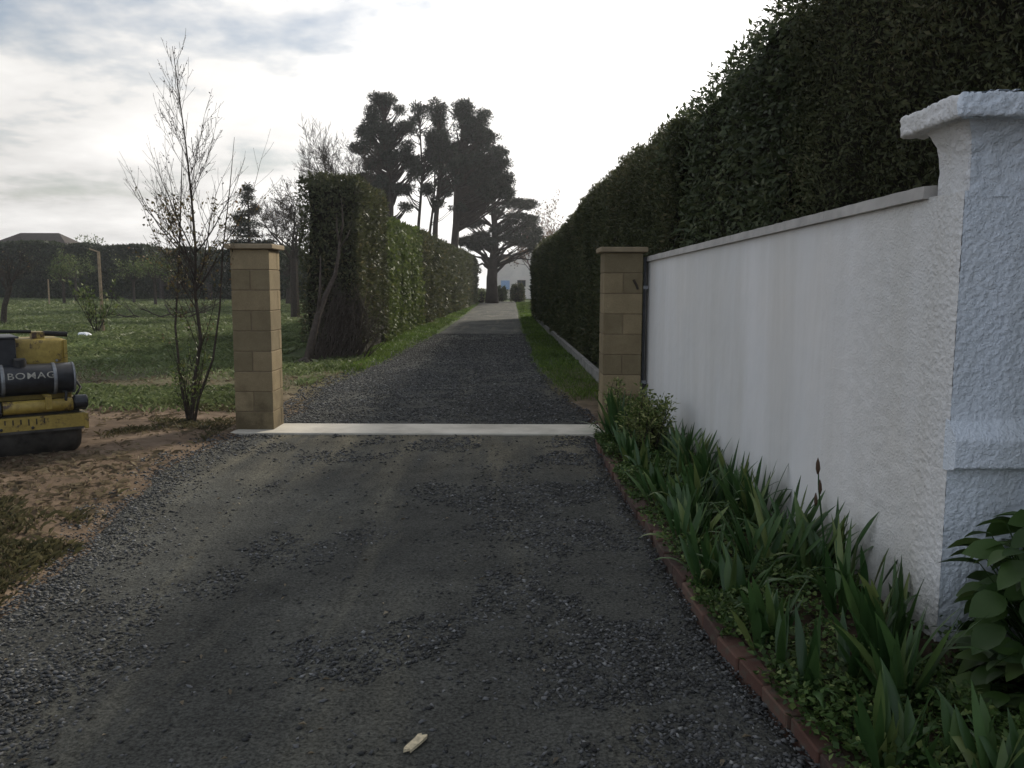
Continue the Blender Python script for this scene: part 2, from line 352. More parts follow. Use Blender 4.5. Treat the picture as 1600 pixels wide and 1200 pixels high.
def soil_mat():
    m, t, b, o = mat('bare_soil'); p = pos(t)
    n = noise(t, .8, 6, .65, p, .5); n2 = noise(t, 9, 6, .7, p); n3 = noise(t, 60, 4, .7, p)
    c = ramp(t, n.outputs['Fac'], [(.3, (.07, .05, .035)), (.5, (.13, .092, .062)), (.68, (.21, .155, .11))])
    v = ramp(t, n2.outputs['Fac'], [(.3, (.6, .6, .6)), (.7, (1.25, 1.25, 1.25))]); c = mixc(t, 1.0, c, v, 'MULTIPLY')
    sx = nd(t, 'ShaderNodeSeparateXYZ'); t.links.new(p, sx.inputs[0])
    mr = nd(t, 'ShaderNodeMapRange'); mr.inputs['From Min'].default_value = 9.5; mr.inputs['From Max'].default_value = 16; t.links.new(sx.outputs[1], mr.inputs['Value'])
    g = ramp(t, n.outputs['Fac'], [(.3, (.045, .062, .024)), (.7, (.08, .105, .042))])
    c = mixc(t, mr.outputs[0], c, g)
    t.links.new(c, b.inputs['Base Color']); b.inputs['Roughness'].default_value = .95; b.inputs['Specular IOR Level'].default_value = .1
    b1 = bump(t, b, n2.outputs['Fac'], .7, .012); bump(t, b, n3.outputs['Fac'], .6, .006, b1); return m
M['soil'] = soil_mat()
M['bedsoil'] = plain('dark_bed_soil', (.05, .036, .024), .95, .1, 0, .5, 9, .9, .02)
# ---------------------------------------------------------------- ground
LY = [0, 2.4, 3.75, 4.7, 5.7, 6.9, 8.1, 9.0, 10.3, 12.2, 13.75, 17.8, 25, 45, 71, 80]
LX = [-2.0, -2.1, -2.35, -2.44, -2.67, -2.88, -2.8, -2.6, -2.55, -2.75, -2.6, -2.36, -2.28, -2.4, -2.7, -2.75]
RY = [0, 2.6, 3.3, 6.35, 7.75, 9, 10.7, 12.4, 16.6, 30, 72, 80]
RX = [1.04, .975, .88, .81, .81, .9, .78, .62, .40, .34, .3, .3]
def xl(y): return np.interp(y, LY, LX) + .12*(fbm(np.asarray(y)*1.3, 3.1, 0, 5)-.5) + .08*(vn(np.asarray(y)*6, 1.5, 0, 6)-.5)
def xr(y): return np.interp(y, RY, RX) + np.where(np.asarray(y) > 9, .12, .0)*(fbm(np.asarray(y)*1.3, 8.1, 0, 9)-.5)
def gh(x, y):
    x = np.asarray(x, float); y = np.asarray(y, float)
    inside = sstep(-.15, .12, x-xl(y))*sstep(-.12, .1, xr(y)-x)*(y < 82)
    inside = np.where((x > 0) & (y < 9.2), 1.0, inside)
    rough_ = .05*(fbm(x*.9, y*.9, 0, 11)-.35)+.03*(fbm(x*4, y*4, 0, 12)-.4)
    far = sstep(12, 25, y)*.12*(fbm(x*.35, y*.35, 0, 13)-.5)
    bank = .04*sstep(0, .5, xl(y)-x)
    return np.where(inside > .99, -.03, (rough_+far+bank+.01)*(1-inside) - .03*inside)
def grid(xs, ys, zf):
    X, Y = np.meshgrid(xs, ys); Z = zf(X, Y)
    V = np.stack([X, Y, Z], -1).reshape(-1, 3); nx, ny = len(xs), len(ys)
    i = np.arange(nx-1)[None, :]+np.arange(ny-1)[:, None]*nx
    Fq = np.stack([i, i+1, i+1+nx, i+nx], -1).reshape(-1, 4); return V, Fq
def sp(a, b, n): return list(np.linspace(a, b, n, endpoint=False))
xs = [-310, -180, -110]+sp(-80, -30, 25)+sp(-30, -12, 45)+sp(-12, -5, 70)+sp(-5, 2, 175)+sp(2, 6, 20)+[6, 10, 20, 40, 80, 150, 310]
ys = [-110, -60, -10]+sp(-2, 1.5, 8)+sp(1.5, 14, 250)+sp(14, 30, 100)+sp(30, 84, 90)+[84, 100, 130, 200, 320]
V, Fq = grid(np.array(xs, float), np.array(ys, float), gh)
tag(npmesh('ground', V, Fq, M['soil'], smooth=True), kind='structure')
# driveway: irregular strip, 6 mm proud
ys = np.concatenate([np.arange(-1.5, 14, .06), np.arange(14, 40, .25), np.arange(40, 78, 1)]); nx = 40
L_ = xl(ys); R_ = xr(ys); S = np.linspace(0, 1, nx)
X = L_[:, None]*(1-S)+R_[:, None]*S; Y = np.repeat(ys[:, None], nx, 1)
near = (1-sstep(12, 20, Y))
Z = .006+near*(.022*(fbm(X*1.6, Y*.8, 0, 21)-.5)+.010*(fbm(X*8, Y*8, 0, 22)-.5))
Z = np.where((Y > 8.2) & (Y < 9.15), np.minimum(Z, .004), Z)
Z = np.where((S[None, :] < .01) | (S[None, :] > .99), -.035, Z)
V = np.stack([X, Y, Z], -1).reshape(-1, 3); ny = len(ys)
i = np.arange(nx-1)[None, :]+np.arange(ny-1)[:, None]*nx
tag(npmesh('driveway', V, np.stack([i, i+1, i+1+nx, i+nx], -1).reshape(-1, 4), M['drive'], smooth=True), kind='structure')
def dz(x, y): return .006+(1-sstep(12, 20, y))*.022*(fbm(x*1.6, y*.8, 0, 21)-.5)
# loose stones
def stones(n, ymin, ymax, smin, smax, dens):
    y = ymin*(ymax/ymin)**rng.random(n*8)           # denser near the camera
    a = np.interp(y, LY, LX)-.25; bx = np.interp(y, RY, RX)+np.where(y > 9, .15, -.01); x = a+(bx-a)*rng.random(n*8)
    k = rng.random(n*8) < dens(x, y); k &= ~((y > 8.36) & (y < 9.02)); x, y = x[k][:n], y[k][:n]; n = len(x)
    s = smin+(smax-smin)*rng.random(n)**2.2; s *= np.clip(y/5, 1, 3)**.5
    base = np.array([[1,0,0],[0,1,0],[-1,0,0],[0,-1,0],[.1,.1,.75],[0,0,-.6]], float)
    V = base[None]*(1+.45*(rng.random((n, 6, 3))-.5)*2)*s[:, None, None]*np.array([1, .72, .55])
    th = rng.random(n)*6.283; c_, s_ = np.cos(th)[:, None], np.sin(th)[:, None]
    tl = rng.normal(size=(n, 1))*.35
    vx = V[..., 0]*c_-V[..., 1]*s_; vy = V[..., 0]*s_+V[..., 1]*c_; vz = V[..., 2]+vx*tl
    ins = x > xl(y)
    z0 = np.where(ins, dz(x, y), np.maximum(gh(x, y), -.02))+s*.16
    V = np.stack([vx+x[:, None], vy+y[:, None], vz+z0[:, None]], -1).reshape(-1, 3)
    t = np.array([[0,1,4],[1,2,4],[2,3,4],[3,0,4],[1,0,5],[2,1,5],[3,2,5],[0,3,5]])
    Ft = (t[None]+np.arange(n)[:, None, None]*6).reshape(-1, 3)
    return V, Ft, np.repeat(rng.random(n), 6)
def dens(x, y):
    el = np.exp(-((x-xl(y)-.12)/.22)**2)*sstep(.3, .6, fbm(y*1.5, x, 0, 31)+.15)           # left verge spill
    rt = np.exp(-((x-.52-.05*(5-y))/.42)**2)*(y < 7.6)*sstep(.36, .56, fbm(x*2.2, y*1.8, 0, 32))*1.3   # beside the bricks
    pt = sstep(.54, .64, fbm(x*1.7+4, y*1.5, 0, 33))*.6
    bk = sstep(9, 9.4, y)*(.35+.65*sstep(.4, .6, fbm(x*1.4, y*.8, 0, 34)))*.75
    rim = np.exp(-((xr(y)-x-.05)/.12)**2)*(y < 8.2)*.6
    return np.clip(el+rt+pt+bk+rim+.035, 0, 1)
V, Ft, rr = stones(105000, 1.6, 26, .0045, .0175, dens)
tag(npmesh('loose_gravel', V, Ft, M['stone'], rnd=rr), kind='stuff', label='loose crushed blue-grey stone scattered over the drive', cat='gravel')
# ---------------------------------------------------------------- grass
def blades(x, y, z, h, wd, lean=.5):
    n = len(x); th = rng.random(n)*6.283; ln = lean*rng.random(n)*h
    dx, dy = np.cos(th), np.sin(th); ph = rng.random(n)*6.283; sx, sy = np.cos(ph)*wd*.5, np.sin(ph)*wd*.5
    p0 = np.stack([x-sx, y-sy, z], -1); p1 = np.stack([x+sx, y+sy, z], -1)
    p2 = np.stack([x+dx*ln*.4+sx*.7, y+dy*ln*.4+sy*.7, z+h*.6], -1); p3 = np.stack([x+dx*ln, y+dy*ln, z+h*.6+h*.4*(1-.5*lean)], -1)
    return np.stack([p0, p1, p2, p3], 1).reshape(-1, 3), np.arange(n*4).reshape(-1, 4)
def grass(name, label, m, n, reg, dfun, h0, h1, wk, lean=.6, bias=1.0):
    x0, x1, y0, y1 = reg; N = n*5
    y = y0*(y1/y0)**(rng.random(N)**bias); x = x0+(x1-x0)*rng.random(N)
    if x0 < -10: x = -y*.68+(x1+y*.68)*rng.random(N)            # only where the wedge of view can reach, plus margin
    k = rng.random(N) < dfun(x, y); x, y = x[k][:n], y[k][:n]; n = len(x)
    cl = fbm(x*1.5, y*1.5, 0, 41); h = (h0+(h1-h0)*rng.random(n))*(.55+.9*cl)*(.55+.45*sstep(10, 22, y) if x0 < -50 else 1)
    V, Fq = blades(x, y, gh(x, y)-.01, h, wk*np.clip(y, 4, 60)*(.6+.8*rng.random(n)), lean)
    rr = np.clip(.75*rng.random(n)+.5*(fbm(x*.45, y*.45, 0, 42)-.4), 0, 1)
    return tag(npmesh(name, V, Fq, m, rnd=np.repeat(rr, 4)), label, 'grass', kind='stuff')
def lt(x, y): return sstep(0, .15, xl(y)-x)
def d_meadow(x, y):
    e = np.where(y < 16.5, -2.9, -4.7)
    bare = sstep(.36, .50, fbm(x*.8, y*.8, 0, 43))*(1-sstep(12, 19, y))
    return (x < e)*sstep(9.2, 11.5, y)*(1-bare)*(.45+.55*sstep(.3, .6, fbm(x*.6, y*.6, 0, 44)))
grass('meadow_grass', 'rough dewy meadow grass across the field on the left', M['meadow'], 230000, (-60, -2.6, 9, 82), d_meadow, .05, .19, .0009, 1.3)
def d_verge(x, y): return (x > -3.9)*lt(x, y)*sstep(13.6, 14.6, y)*(y < 72)
grass('verge_grass', 'short mown green verge below the left hedge', M['grass'], 42000, (-3.9, -2.2, 13.4, 72), d_verge, .03, .085, .0009, .8)
def d_vergeR(x, y): return sstep(0, .1, x-xr(y))*(x < np.interp(y, [8, 13.7, 39, 75], [1.42, 1.36, .97, 2.6]))*sstep(10.6, 11.4, y)
g = grass('verge_grass', 'narrow mown green verge between drive and right kerb', M['grass'], 26000, (.2, 2.6, 9.6, 76), d_vergeR, .025, .07, .0009, .8)
def d_tuft(x, y):
    return lt(x, y)*(1-sstep(5.3, 6.1, y+.35*(x+3)))*sstep(.36, .62, fbm(x*2.0, y*2.0, 0, 47))*.8+.5*(x < -2.9)*sstep(7.6, 8.3, y)*(y < 10)*(fbm(x*1.5, y*1.5, 0, 48) > .5)*(x > -3.9)
grass('rough_grass', 'tufty half-dry grass bordering the gravel in the left foreground', M['rough_grass'], 34000, (-5.5, -2.0, 3.0, 10), d_tuft, .02, .075, .0007, 1.3)
grass('dry_grass', 'brown straw and dead grass over the bare soil', M['dry'], 20000, (-10, -2.3, 3.0, 17), lambda x, y: lt(x, y)*(.05+.6*sstep(.42, .62, fbm(x*1.3, y*1.3, 0, 49))), .02, .06, .0004, 2.6)
# dock and low weeds at the sapling's foot come with the sapling
N_ = 260; yy_ = 2.2*(16/2.2)**rng.random(N_); xx_ = xl(yy_)-.35+rng.random(N_)**1.6*3.3; kk = (xx_ < np.interp(yy_, RY, RX)) & ~((yy_ > 8.3) & (yy_ < 9.05)); xx_, yy_ = xx_[kk], yy_[kk]; N_ = len(xx_)
zz_ = np.where(xx_ > xl(yy_), dz(xx_, yy_)+.006, np.maximum(gh(xx_, yy_), -.01)+.012); d_ = rdir(N_); d_[:, 2] *= .15; n_l = rdir(N_)*.25; n_l[:, 2] = 1
V, Fq = leaves(np.stack([xx_, yy_, zz_], -1), d_, n_l, .018+.03*rng.random(N_), .008+.012*rng.random(N_), .3)
tag(npmesh('leaf_litter', V, Fq, M['dry'], rnd=np.repeat(rng.random(N_), 4)), 'tiny dry leaves and straw bits strewn on the drive and its verge', 'litter', kind='stuff')
# ---------------------------------------------------------------- threshold, pillars
mb = MB(); mb.box(-2.99, 1.30, 8.40, 8.985, -.06, .022)
tag(mb.build('threshold_slab', M['threshold'], bevel=.006), 'pale concrete threshold strip laid between the two block pillars', 'threshold')
def rbox(x0, x1, y0, y1, z0, z1, b=.006):     # chamfered box, numpy
    bm = bmesh.new(); bmesh.ops.create_cube(bm, size=1)
    for v in bm.verts: v.co = Vector(((x0+x1)/2+v.co.x*(x1-x0), (y0+y1)/2+v.co.y*(y1-y0), (z0+z1)/2+v.co.z*(z1-z0)))
    if b: bmesh.ops.bevel(bm, geom=bm.edges[:], offset=b, segments=1, affect='EDGES')
    vs = [v.co.copy() for v in bm.verts]; fs = [[v.index for v in f.verts] for f in bm.faces]; bm.free(); return vs, fs
def blocks(name, lst, m, parent, b=.004):
    mb = MB(); rr = []
    for bx in lst:
        v, f = rbox(*bx, b=b); mb.add(v, f); rr += [random.random()]*len(v)
    o = mb.build(name, m, parent); a = o.data.attributes.new('rnd', 'FLOAT', 'POINT'); a.data.foreach_set('value', rr); return o
def pillar(x0, y0, label, dzp=0, mirror=False):
    r = empty('gate_pillar', (x0+.193, y0+.195, 0), 0, label, 'gate pillar', 'block gate pillars')
    ch = .205; lst = []; w2, d2 = .193, .195
    for k in range(9):
        z0 = k*ch+.004+dzp*(k > 0); z1 = (k+1)*ch-.004+dzp
        if k % 2 == 0:      # one stretcher in front, halves visible on the side
            lst += [(-w2, w2, -d2, -.004+.1, z0, z1), (-w2, w2, .104, d2, z0, z1)]
        else:
            lst += [(-w2, -.004, -d2, d2, z0, z1), (.004, w2, -d2, d2, z0, z1)]
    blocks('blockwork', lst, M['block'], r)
    mb = MB(); mb.box(-w2+.006, w2-.006, -d2+.006, d2-.006, 0, 9*ch-.003+dzp); mb.build('mortar_core', M['mortar'], r)
    mb = MB(); v, f = rbox(-w2-.045, w2+.045, -d2-.045, d2+.045, 9*ch+dzp+.001, 9*ch+.052+dzp, .008); mb.add(v, f); mb.build('capstone', M['capstone'], r)
    return r
pillar(-2.82, 8.59, 'freestanding buff block gate pillar on the left of the drive beside the bare sapling', .0)
pr = pillar(.92, 8.59, 'buff block gate pillar on the right, against the end of the white wall', -.02)
mb = MB(); mb.tube([(.10, -.198, 1.555), (.13, -.2, 1.5), (.145, -.199, 1.46)], .012, 6); mb.build('hinge_bracket', M['bark'], pr)
# thin steel gate post in the slot between pillar and wall
r = empty('steel_post', (1.335, 8.66, 0), 0, 'thin dark steel post in the gap between right pillar and white wall', 'post')
mb = MB(); mb.box(-.012, .012, -.012, .012, 0, 1.78); mb.build('upright', M['blackmetal'], r)
for z in (.5, 1.46):
    mb = MB(); mb.box(-.016, .034, -.030, -.014, z, z+.035); mb.build('hinge', M['greymetal'], r)
# ---------------------------------------------------------------- white wall and roughcast pier
WA = Vector((1.372, 8.78)); WB = Vector((1.712, 3.565))
wd = (WB-WA); wl = wd.length; wd.normalize(); wn_ = Vector((-wd.y, wd.x))  # wn_ points away from drive?
if wn_.x < 0: wn_ = -wn_
r = empty('garden_wall', (WA.x, WA.y, 0), 0, 'long white rendered garden wall with stone coping right of the drive', 'wall')
def wp(s, t, z): p = wd*s+wn_*t; return (p.x, p.y, z)
def wtop(s): return 1.732+.123*s/wl
nS, nZ = 260, 90; Vs = []; 
for i in range(nS+1):
    s = wl*i/nS
    for j in range(nZ+1):
        z = -.05+(wtop(s)+.05)*j/nZ
        Vs.append((s, z))
Vs = np.array(Vs); Sg, Zg = Vs[:, 0], Vs[:, 1]
rf = sstep(wl-1.1, wl-.3, Sg)
tp_ = 1-sstep(wl-.05, wl-.004, Sg)
off = .006*(fbm(Sg*1.3, Zg*1.3, 0, 61)-.5)+.004*(fbm(Sg*9, Zg*9, 0, 62)-.5)-(.001+.004*rf)*(sstep(.45, .60, fbm(Sg*66, Zg*66, 0, 63, 2))*tp_+.55*(1-tp_))
off = off*tp_-.0028*(1-tp_) if 0 else off; js = wl-.95; off += .004*np.exp(-((Sg-js-.01*np.sin(Zg*5))/.006)**2)         # settled joint
off = off*tp_-.0028*(1-tp_)
V = np.stack([wd.x*Sg+wn_.x*off, wd.y*Sg+wn_.y*off, Zg], -1)
i = np.arange(nZ)[None, :]+np.arange(nS)[:, None]*(nZ+1)
Fq = np.stack([i, i+1, i+nZ+2, i+nZ+1], -1).reshape(-1, 4)
npmesh('rendered_face', V, Fq, M['wall'], r, smooth=True)
mb = MB(); a = [wp(0, .012, -.05), wp(wl, .012, -.05), wp(wl, .2, -.05), wp(0, .2, -.05), wp(0, .012, wtop(0)-.002), wp(wl, .012, wtop(wl)-.002), wp(wl, .2, wtop(wl)-.002), wp(0, .2, wtop(0)-.002)]
mb.add(a, [(0,3,2,1),(4,5,6,7),(1,2,6,5),(2,3,7,6),(3,0,4,7)]); mb.add([wp(0,-.004,-.05), wp(0,.014,-.05), wp(0,.014,wtop(0)), wp(0,-.004,wtop(0))], [(0,1,2,3)]); mb.build('wall_body', M['wall'], r)
segs = [0, .92, 1.84, 2.76, 3.68, wl-.95, wl+.01]
for s0, s1 in zip(segs[:-1], segs[1:]):
    mb = MB(); s1 -= .004; t0, t1 = -.032, .235; z0, z1 = wtop(s0)+.001, wtop(s1)+.001; n_ = 14; vs = []
    for k in range(n_+1):
        s = s0+(s1-s0)*k/n_; zb = wtop(s)+.001; e = .004*(random.random()-.5)
        vs += [wp(s, t0+e, zb), wp(s, t1, zb), wp(s, t1, zb+.052), wp(s, .1, zb+.062), wp(s, t0+.006+e, zb+.050+.003*random.random())]
    fs = [(5*k+q, 5*k+(q+1) % 5, 5*k+5+(q+1) % 5, 5*k+5+q) for k in range(n_) for q in range(5)]+[(4,3,2,1,0), tuple(5*n_+q for q in range(5))]
    mb.add(vs, fs); mb.build('coping_stone', M['coping'], r)
# pier: profile (front offset, height) swept round the left end, dense grid so the roughcast is real relief
r = empty('wall_pier', (1.72, 3.3, 0), 0, 'tall roughcast wall end with moulded cap, blue skylight painted into its street side', 'wall pier')
def pier_grid(name, path, prof, m, amp, fr, seed, taper=0):      # path: list of (x,y,nx,ny); prof: list of (z, out)
    P = np.array(path); Q = np.array(prof); X = P[:, None, 0]+P[:, None, 2]*Q[None, :, 1]; Y = P[:, None, 1]+P[:, None, 3]*Q[None, :, 1]
    Z = np.repeat(Q[None, :, 0], len(P), 0)
    Lc = np.cumsum(np.r_[0, np.hypot(np.diff(P[:, 0]), np.diff(P[:, 1]))])[:, None]+0*Z
    Zc = np.cumsum(np.r_[0, np.hypot(np.diff(Q[:, 0]), np.diff(Q[:, 1]))])[None, :]+0*Z
    a = amp*(sstep(.40, .64, fbm((X+1.72)*fr, (Y+3.3)*fr, Z*fr, seed, 2))-.3)+.006*(fbm(X*7, Y*7, Z*7, seed+5)-.5)
    if taper: a = a*sstep(0, taper, Lc)
    V = np.stack([X+P[:, None, 2]*a, Y+P[:, None, 3]*a, Z+(np.abs(Q[None, :, 1]) > .12)*a*.8], -1).reshape(-1, 3)
    na, nb = Z.shape; i = np.arange(nb-1)[None, :]+np.arange(na-1)[:, None]*nb
    return npmesh(name, V-np.array([1.72, 3.3, 0]), np.stack([i, i+nb, i+nb+1, i+1], -1).reshape(-1, 4), m, r, smooth=True)
def seg(a, b, n, nx, ny): return [(a[0]+(b[0]-a[0])*k/n, a[1]+(b[1]-a[1])*k/n, nx, ny) for k in range(n+1)]
def prof(pts, step=.007):
    o = []
    for (z0, d0), (z1, d1) in zip(pts[:-1], pts[1:]):
        n = max(1, int(math.hypot(z1-z0, d1-d0)/step)); o += [(z0+(z1-z0)*k/n, d0+(d1-d0)*k/n) for k in range(n)]
    return o+[pts[-1]]
PX, PY, PX2, PY2 = 1.722, 3.305, 3.1, 3.53
front_pr = prof([(-.05, 0), (.775, 0), (.79, .012), (.795, .060), (.80, .068), (.905, .068), (.93, .05), (.975, .004), (1.0, 0), (1.862, 0)])
side_pr = prof([(-.05, 0), (1.862, 0)])
sq = 2**.5/2
pier_grid('street_face', [(PX, PY, -.05, -1.0)]+seg((PX+.008, PY), (PX2, PY), 190, 0, -1), front_pr, M['skytint_rough'], .004, 78, 71)
pier_grid('side_face', seg((1.7092, 3.568), (PX-.003, PY+.004), 40, -1, -.03)[:-1]+[(PX, PY, -1, -.9)], side_pr, M['wall'], .004, 84, 72, .04)
mb = MB(); lp = [(.780, -.02), (.780, .012), (.790, .056), (.800, .069), (.905, .069), (.93, .052), (.975, .005), (.98, -.02)]
n_ = len(lp); vs = [(x_, -q_+.005, z_) for x_ in (-.006, .03) for z_, q_ in lp]
mb.add(vs, [tuple(range(n_)), tuple(range(2*n_-1, n_-1, -1))]+[(i, (i+1) % n_, n_+(i+1) % n_, n_+i) for i in range(n_)]); mb.build('ledge_end', M['skytint_rough'], r)
# neck and cove above the coping, then the cap
def cove(z): t = min(1, max(0, (z-1.98)/(.15))); return .125*(1-math.sqrt(max(0, 1-t*t)))
neck_pr = [(z, cove(z)) for z in np.linspace(1.84, 2.125, 46)]
k = .025
pth = seg((PX+.010, PY2), (PX+.010, PY+.016), 30, -1, 0)+[(PX+.012, PY+.006, -.95, -.9), (PX+.018, PY+.001, -.8, -1)]+seg((PX+.024, PY), (PX2, PY), 150, 0, -1)
pier_grid('neck', pth[:33], neck_pr, M['rough'], .005, 26, 73)
pier_grid('cove', pth[32:], neck_pr, M['skytint_rough'], .006, 36, 74)
mb = MB(); mb.box(.012, PX2-1.72, .012, PY2-3.3-.006, -.05, 2.12); mb.box(.012, .3, .20, .265, -.05, 1.855); mb.build('pier_body', M['rough'], r)
def cap_ring(m, sel, name):
    x0, y0, x1, y1 = 1.622, 3.185, 3.2, 3.66
    pth = seg((x0, y1), (x0, y0+.01), 50, -1, 0)+[(x0+.003, y0+.003, -sq, -sq)]+seg((x0+.01, y0), (x1, y0), 170, 0, -1)
    pr_ = [(2.112, -.10), (2.112, -.012), (2.118, 0), (2.14, .001), (2.17, .001), (2.192, 0), (2.199, -.008), (2.203, -.04), (2.206, -.09), (2.208, -.16), (2.21, -.23)]
    pp = pth[:51] if sel == 0 else pth[50:]
    P = np.array(pp); Q = np.array(prof(pr_, .009))
    X = P[:, None, 0]+P[:, None, 2]*Q[None, :, 1]; Y = P[:, None, 1]+P[:, None, 3]*Q[None, :, 1]; Z = np.repeat(Q[None, :, 0], len(P), 0)
    X = np.maximum(X, x0-.01); 
    if sel == 0: Y = np.maximum(Y, y0-.004-Q[None, :, 1]*1.0)
    else: X = np.maximum(X, x0-Q[None, :, 1]*1.0)
    a = .008*(sstep(.42, .6, fbm(X*62, Y*62, Z*62, 77, 2))-.3)+.007*(fbm(X*9, Y*9, Z*9, 78)-.5)
    V = np.stack([X+P[:, None, 2]*a, Y+P[:, None, 3]*a, Z+a*.7], -1).reshape(-1, 3)
    na, nb = Z.shape; i = np.arange(nb-1)[None, :]+np.arange(na-1)[:, None]*nb
    npmesh(name, V-np.array([1.72, 3.3, 0]), np.stack([i, i+nb, i+nb+1, i+1], -1).reshape(-1, 4), m, r, smooth=True)
cap_ring(M['rough'], 0, 'cap_side'); cap_ring(M['skytint_rough'], 1, 'cap_front')
mb = MB(); mb.box(-.088, 1.45, -.103, .355, 2.123, 2.197); mb.build('cap_core', M['rough'], r)
# ---------------------------------------------------------------- flower bed
def ex(y): return float(np.interp(y, [1.0, 2.6, 3.3, 6.3, 7.75], [1.0, .965, .87, .80, .80]))
ed = empty('brick_edging', (1.0, 1.2, 0), 0, 'row of old red bricks edging the flower bed beside the drive', 'brick edging')
y = 1.2; bi = 0
while y < 7.75:
    L = .215; xa = ex(y); ang = math.atan2(ex(y+L)-ex(y), L)
    v, f = rbox(-.045, .045, 0, L-.008, -.09, .055+.012*random.random(), .006); mb = MB(); mb.add(v, f)
    o = mb.build('brick', M['brick'], ed); o.location = (xa+.035-1.0+random.uniform(-.008, .008), y-1.2, 0); o.rotation_euler = (random.uniform(-.03, .03), random.uniform(-.08, .06), -ang+random.uniform(-.05, .05))
    a = o.data.attributes.new('rnd', 'FLOAT', 'POINT'); a.data.foreach_set('value', [random.random()]*len(o.data.vertices))
    y += L+.004+(.05 if random.random() < .12 else 0); bi += 1
ys = np.arange(.6, 8.55, .06); S = np.linspace(0, 1, 22)
ax = np.interp(ys, [1.0, 2.6, 3.3, 6.3, 7.75, 8.6], [1.06, 1.02, .93, .86, .86, .95]); bx = np.where(ys > 3.3, 1.372+(8.78-ys)*(1.705-1.372)/(8.78-3.72)+.06, 3.4)
X = ax[:, None]*(1-S)+bx[:, None]*S; Y = np.repeat(ys[:, None], len(S), 1); Z = .062+.05*(fbm(X*5, Y*5, 0, 81)-.4)+.02*(vn(X*22, Y*22, 0, 82)-.5)
V = np.stack([X, Y, Z], -1).reshape(-1, 3); nx = len(S); ny = len(ys); i = np.arange(nx-1)[None, :]+np.arange(ny-1)[:, None]*nx
tag(npmesh('flower_bed', V, np.stack([i, i+1, i+1+nx, i+nx], -1).reshape(-1, 4), M['bedsoil'], smooth=True), kind='structure')
def strip_leaf(V, Fq, rr, base, az, lean, L, W, seg_=7, droop=.3, twist=0.0, tip=.9):
    n0 = len(V); d = Vector((math.cos(az), math.sin(az), 0)); side = Vector((-math.sin(az), math.cos(az), 0))
    fan = d; p = Vector(base); a = lean; rv = random.random()
    for k in range(seg_+1):
        t = k/seg_; wv = W*(.55+.9*t if t < .5 else 1.0)*(1-max(0, (t-.55)/.45)**1.8)
        wv = max(wv, .0015)*.5; s_ = (side*math.cos(twist*t)+fan*math.sin(twist*t))
        up = Vector((0, 0, 1)); fold = (d*math.cos(a)-up*math.sin(a))*wv*.35
        V += [p-s_*wv, p+fold*-1, p+s_*wv]; rr += [rv]*3
        if k < seg_:
            i0 = n0+3*k; Fq += [(i0, i0+1, i0+4, i0+3), (i0+1, i0+2, i0+5, i0+4)]
        a += droop/seg_*(.4+1.6*t); p = p+(d*math.sin(a)+up*math.cos(a))*L/seg_
def iris(loc, n, h, label, az0=None):
    V, Fq, rr = [], [], []
    az0 = random.uniform(0, 3.14) if az0 is None else az0
    for f in range(n):
        bx_, by_ = random.gauss(0, .055), random.gauss(0, .07); fa = az0+random.uniform(-.7, .7)
        for k in range(random.randint(5, 7)):
            sgn = 1 if k % 2 else -1; az = fa+(0 if sgn > 0 else math.pi)+random.uniform(-.25, .25)
            # sword leaves stand edge-on in a fan
            strip_leaf(V, Fq, rr, (bx_+sgn*.008*k*math.cos(fa), by_+sgn*.008*k*math.sin(fa), 0), az, random.uniform(.02, .32)+.05*k, h*random.uniform(.6, 1.08), random.uniform(.026, .044), droop=random.choice([.05, .1, .15, .2, .3, .5, 1.4]), twist=random.uniform(.6, 1.5)*sgn)
    o = npmesh('iris_plant', [tuple(v) for v in V], Fq, M['iris'], rnd=rr, smooth=True)
    o.location = (loc[0], loc[1], .055); return tag(o, label, 'iris plant', 'iris plants along the flower bed')
ords = ['first', 'second', 'third', 'fourth', 'fifth', 'sixth', 'seventh', 'eighth', 'ninth', 'tenth', 'eleventh', 'twelfth', 'thirteenth', 'fourteenth', 'fifteenth', 'sixteenth']
k = 0
for y in np.arange(7.45, 1.9, -.42):
    iris((ex(y)+.15+random.uniform(-.03, .05), y+random.uniform(-.08, .08)), 4, .34 if y > 5.6 else .32, ords[k]+' iris clump from the gate pillar in the row just behind the brick edging'); k += 1
k = 0
for y in np.arange(7.2, 3.4, -.40):
    xw = 1.372+(8.78-y)*.0658
    iris((xw-.17+random.uniform(-.04, .02), y+random.uniform(-.08, .08)), 5, .43 if y < 6.6 else .39, ords[k]+' iris clump from the gate pillar in the row against the white wall'); k += 1
for (x, y, h, l) in ((1.30, 2.75, .42, 'low broad iris clump in front of the pier foot'), (1.45, 3.15, .42, 'iris clump at the corner where the wall meets the roughcast pier'), (1.32, 2.2, .36, 'short spreading iris clump nearest the camera'), (.99, 7.95, .5, 'dark iris clump directly in front of the right gate pillar'), (1.15, 5.1, .40, 'iris clump in the middle of the bed halfway along the wall'), (1.2, 4.2, .40, 'iris clump in the middle of the bed nearest the rough wall end')):
    iris((x, y), 5, h, l)
# bud stem
r = empty('iris_bud_stem', (1.50, 3.95, .05), 0, 'lone iris flower stalk with closed buds rising in front of the rough wall', 'flower stalk')
mb = MB(); mb.tube([(0, 0, 0), (-.01, 0, .25), (-.045, 0, .50), (-.05, 0, .58)], [.006, .005, .004, .003]); mb.build('stem', M['iris'], r)
for (z, x_, s) in ((.60, -.052, 1), (.50, -.038, .9), (.44, -.055, .8)):
    mb = MB(); mb.tube([(x_, 0, z-.035*s), (x_, 0, z-.01), (x_-.002, 0, z+.02*s), (x_-.003, 0, z+.045*s)], [.004, .011*s, .009*s, .001], 7); mb.build('bud', M['bronze'], r, smooth=True)
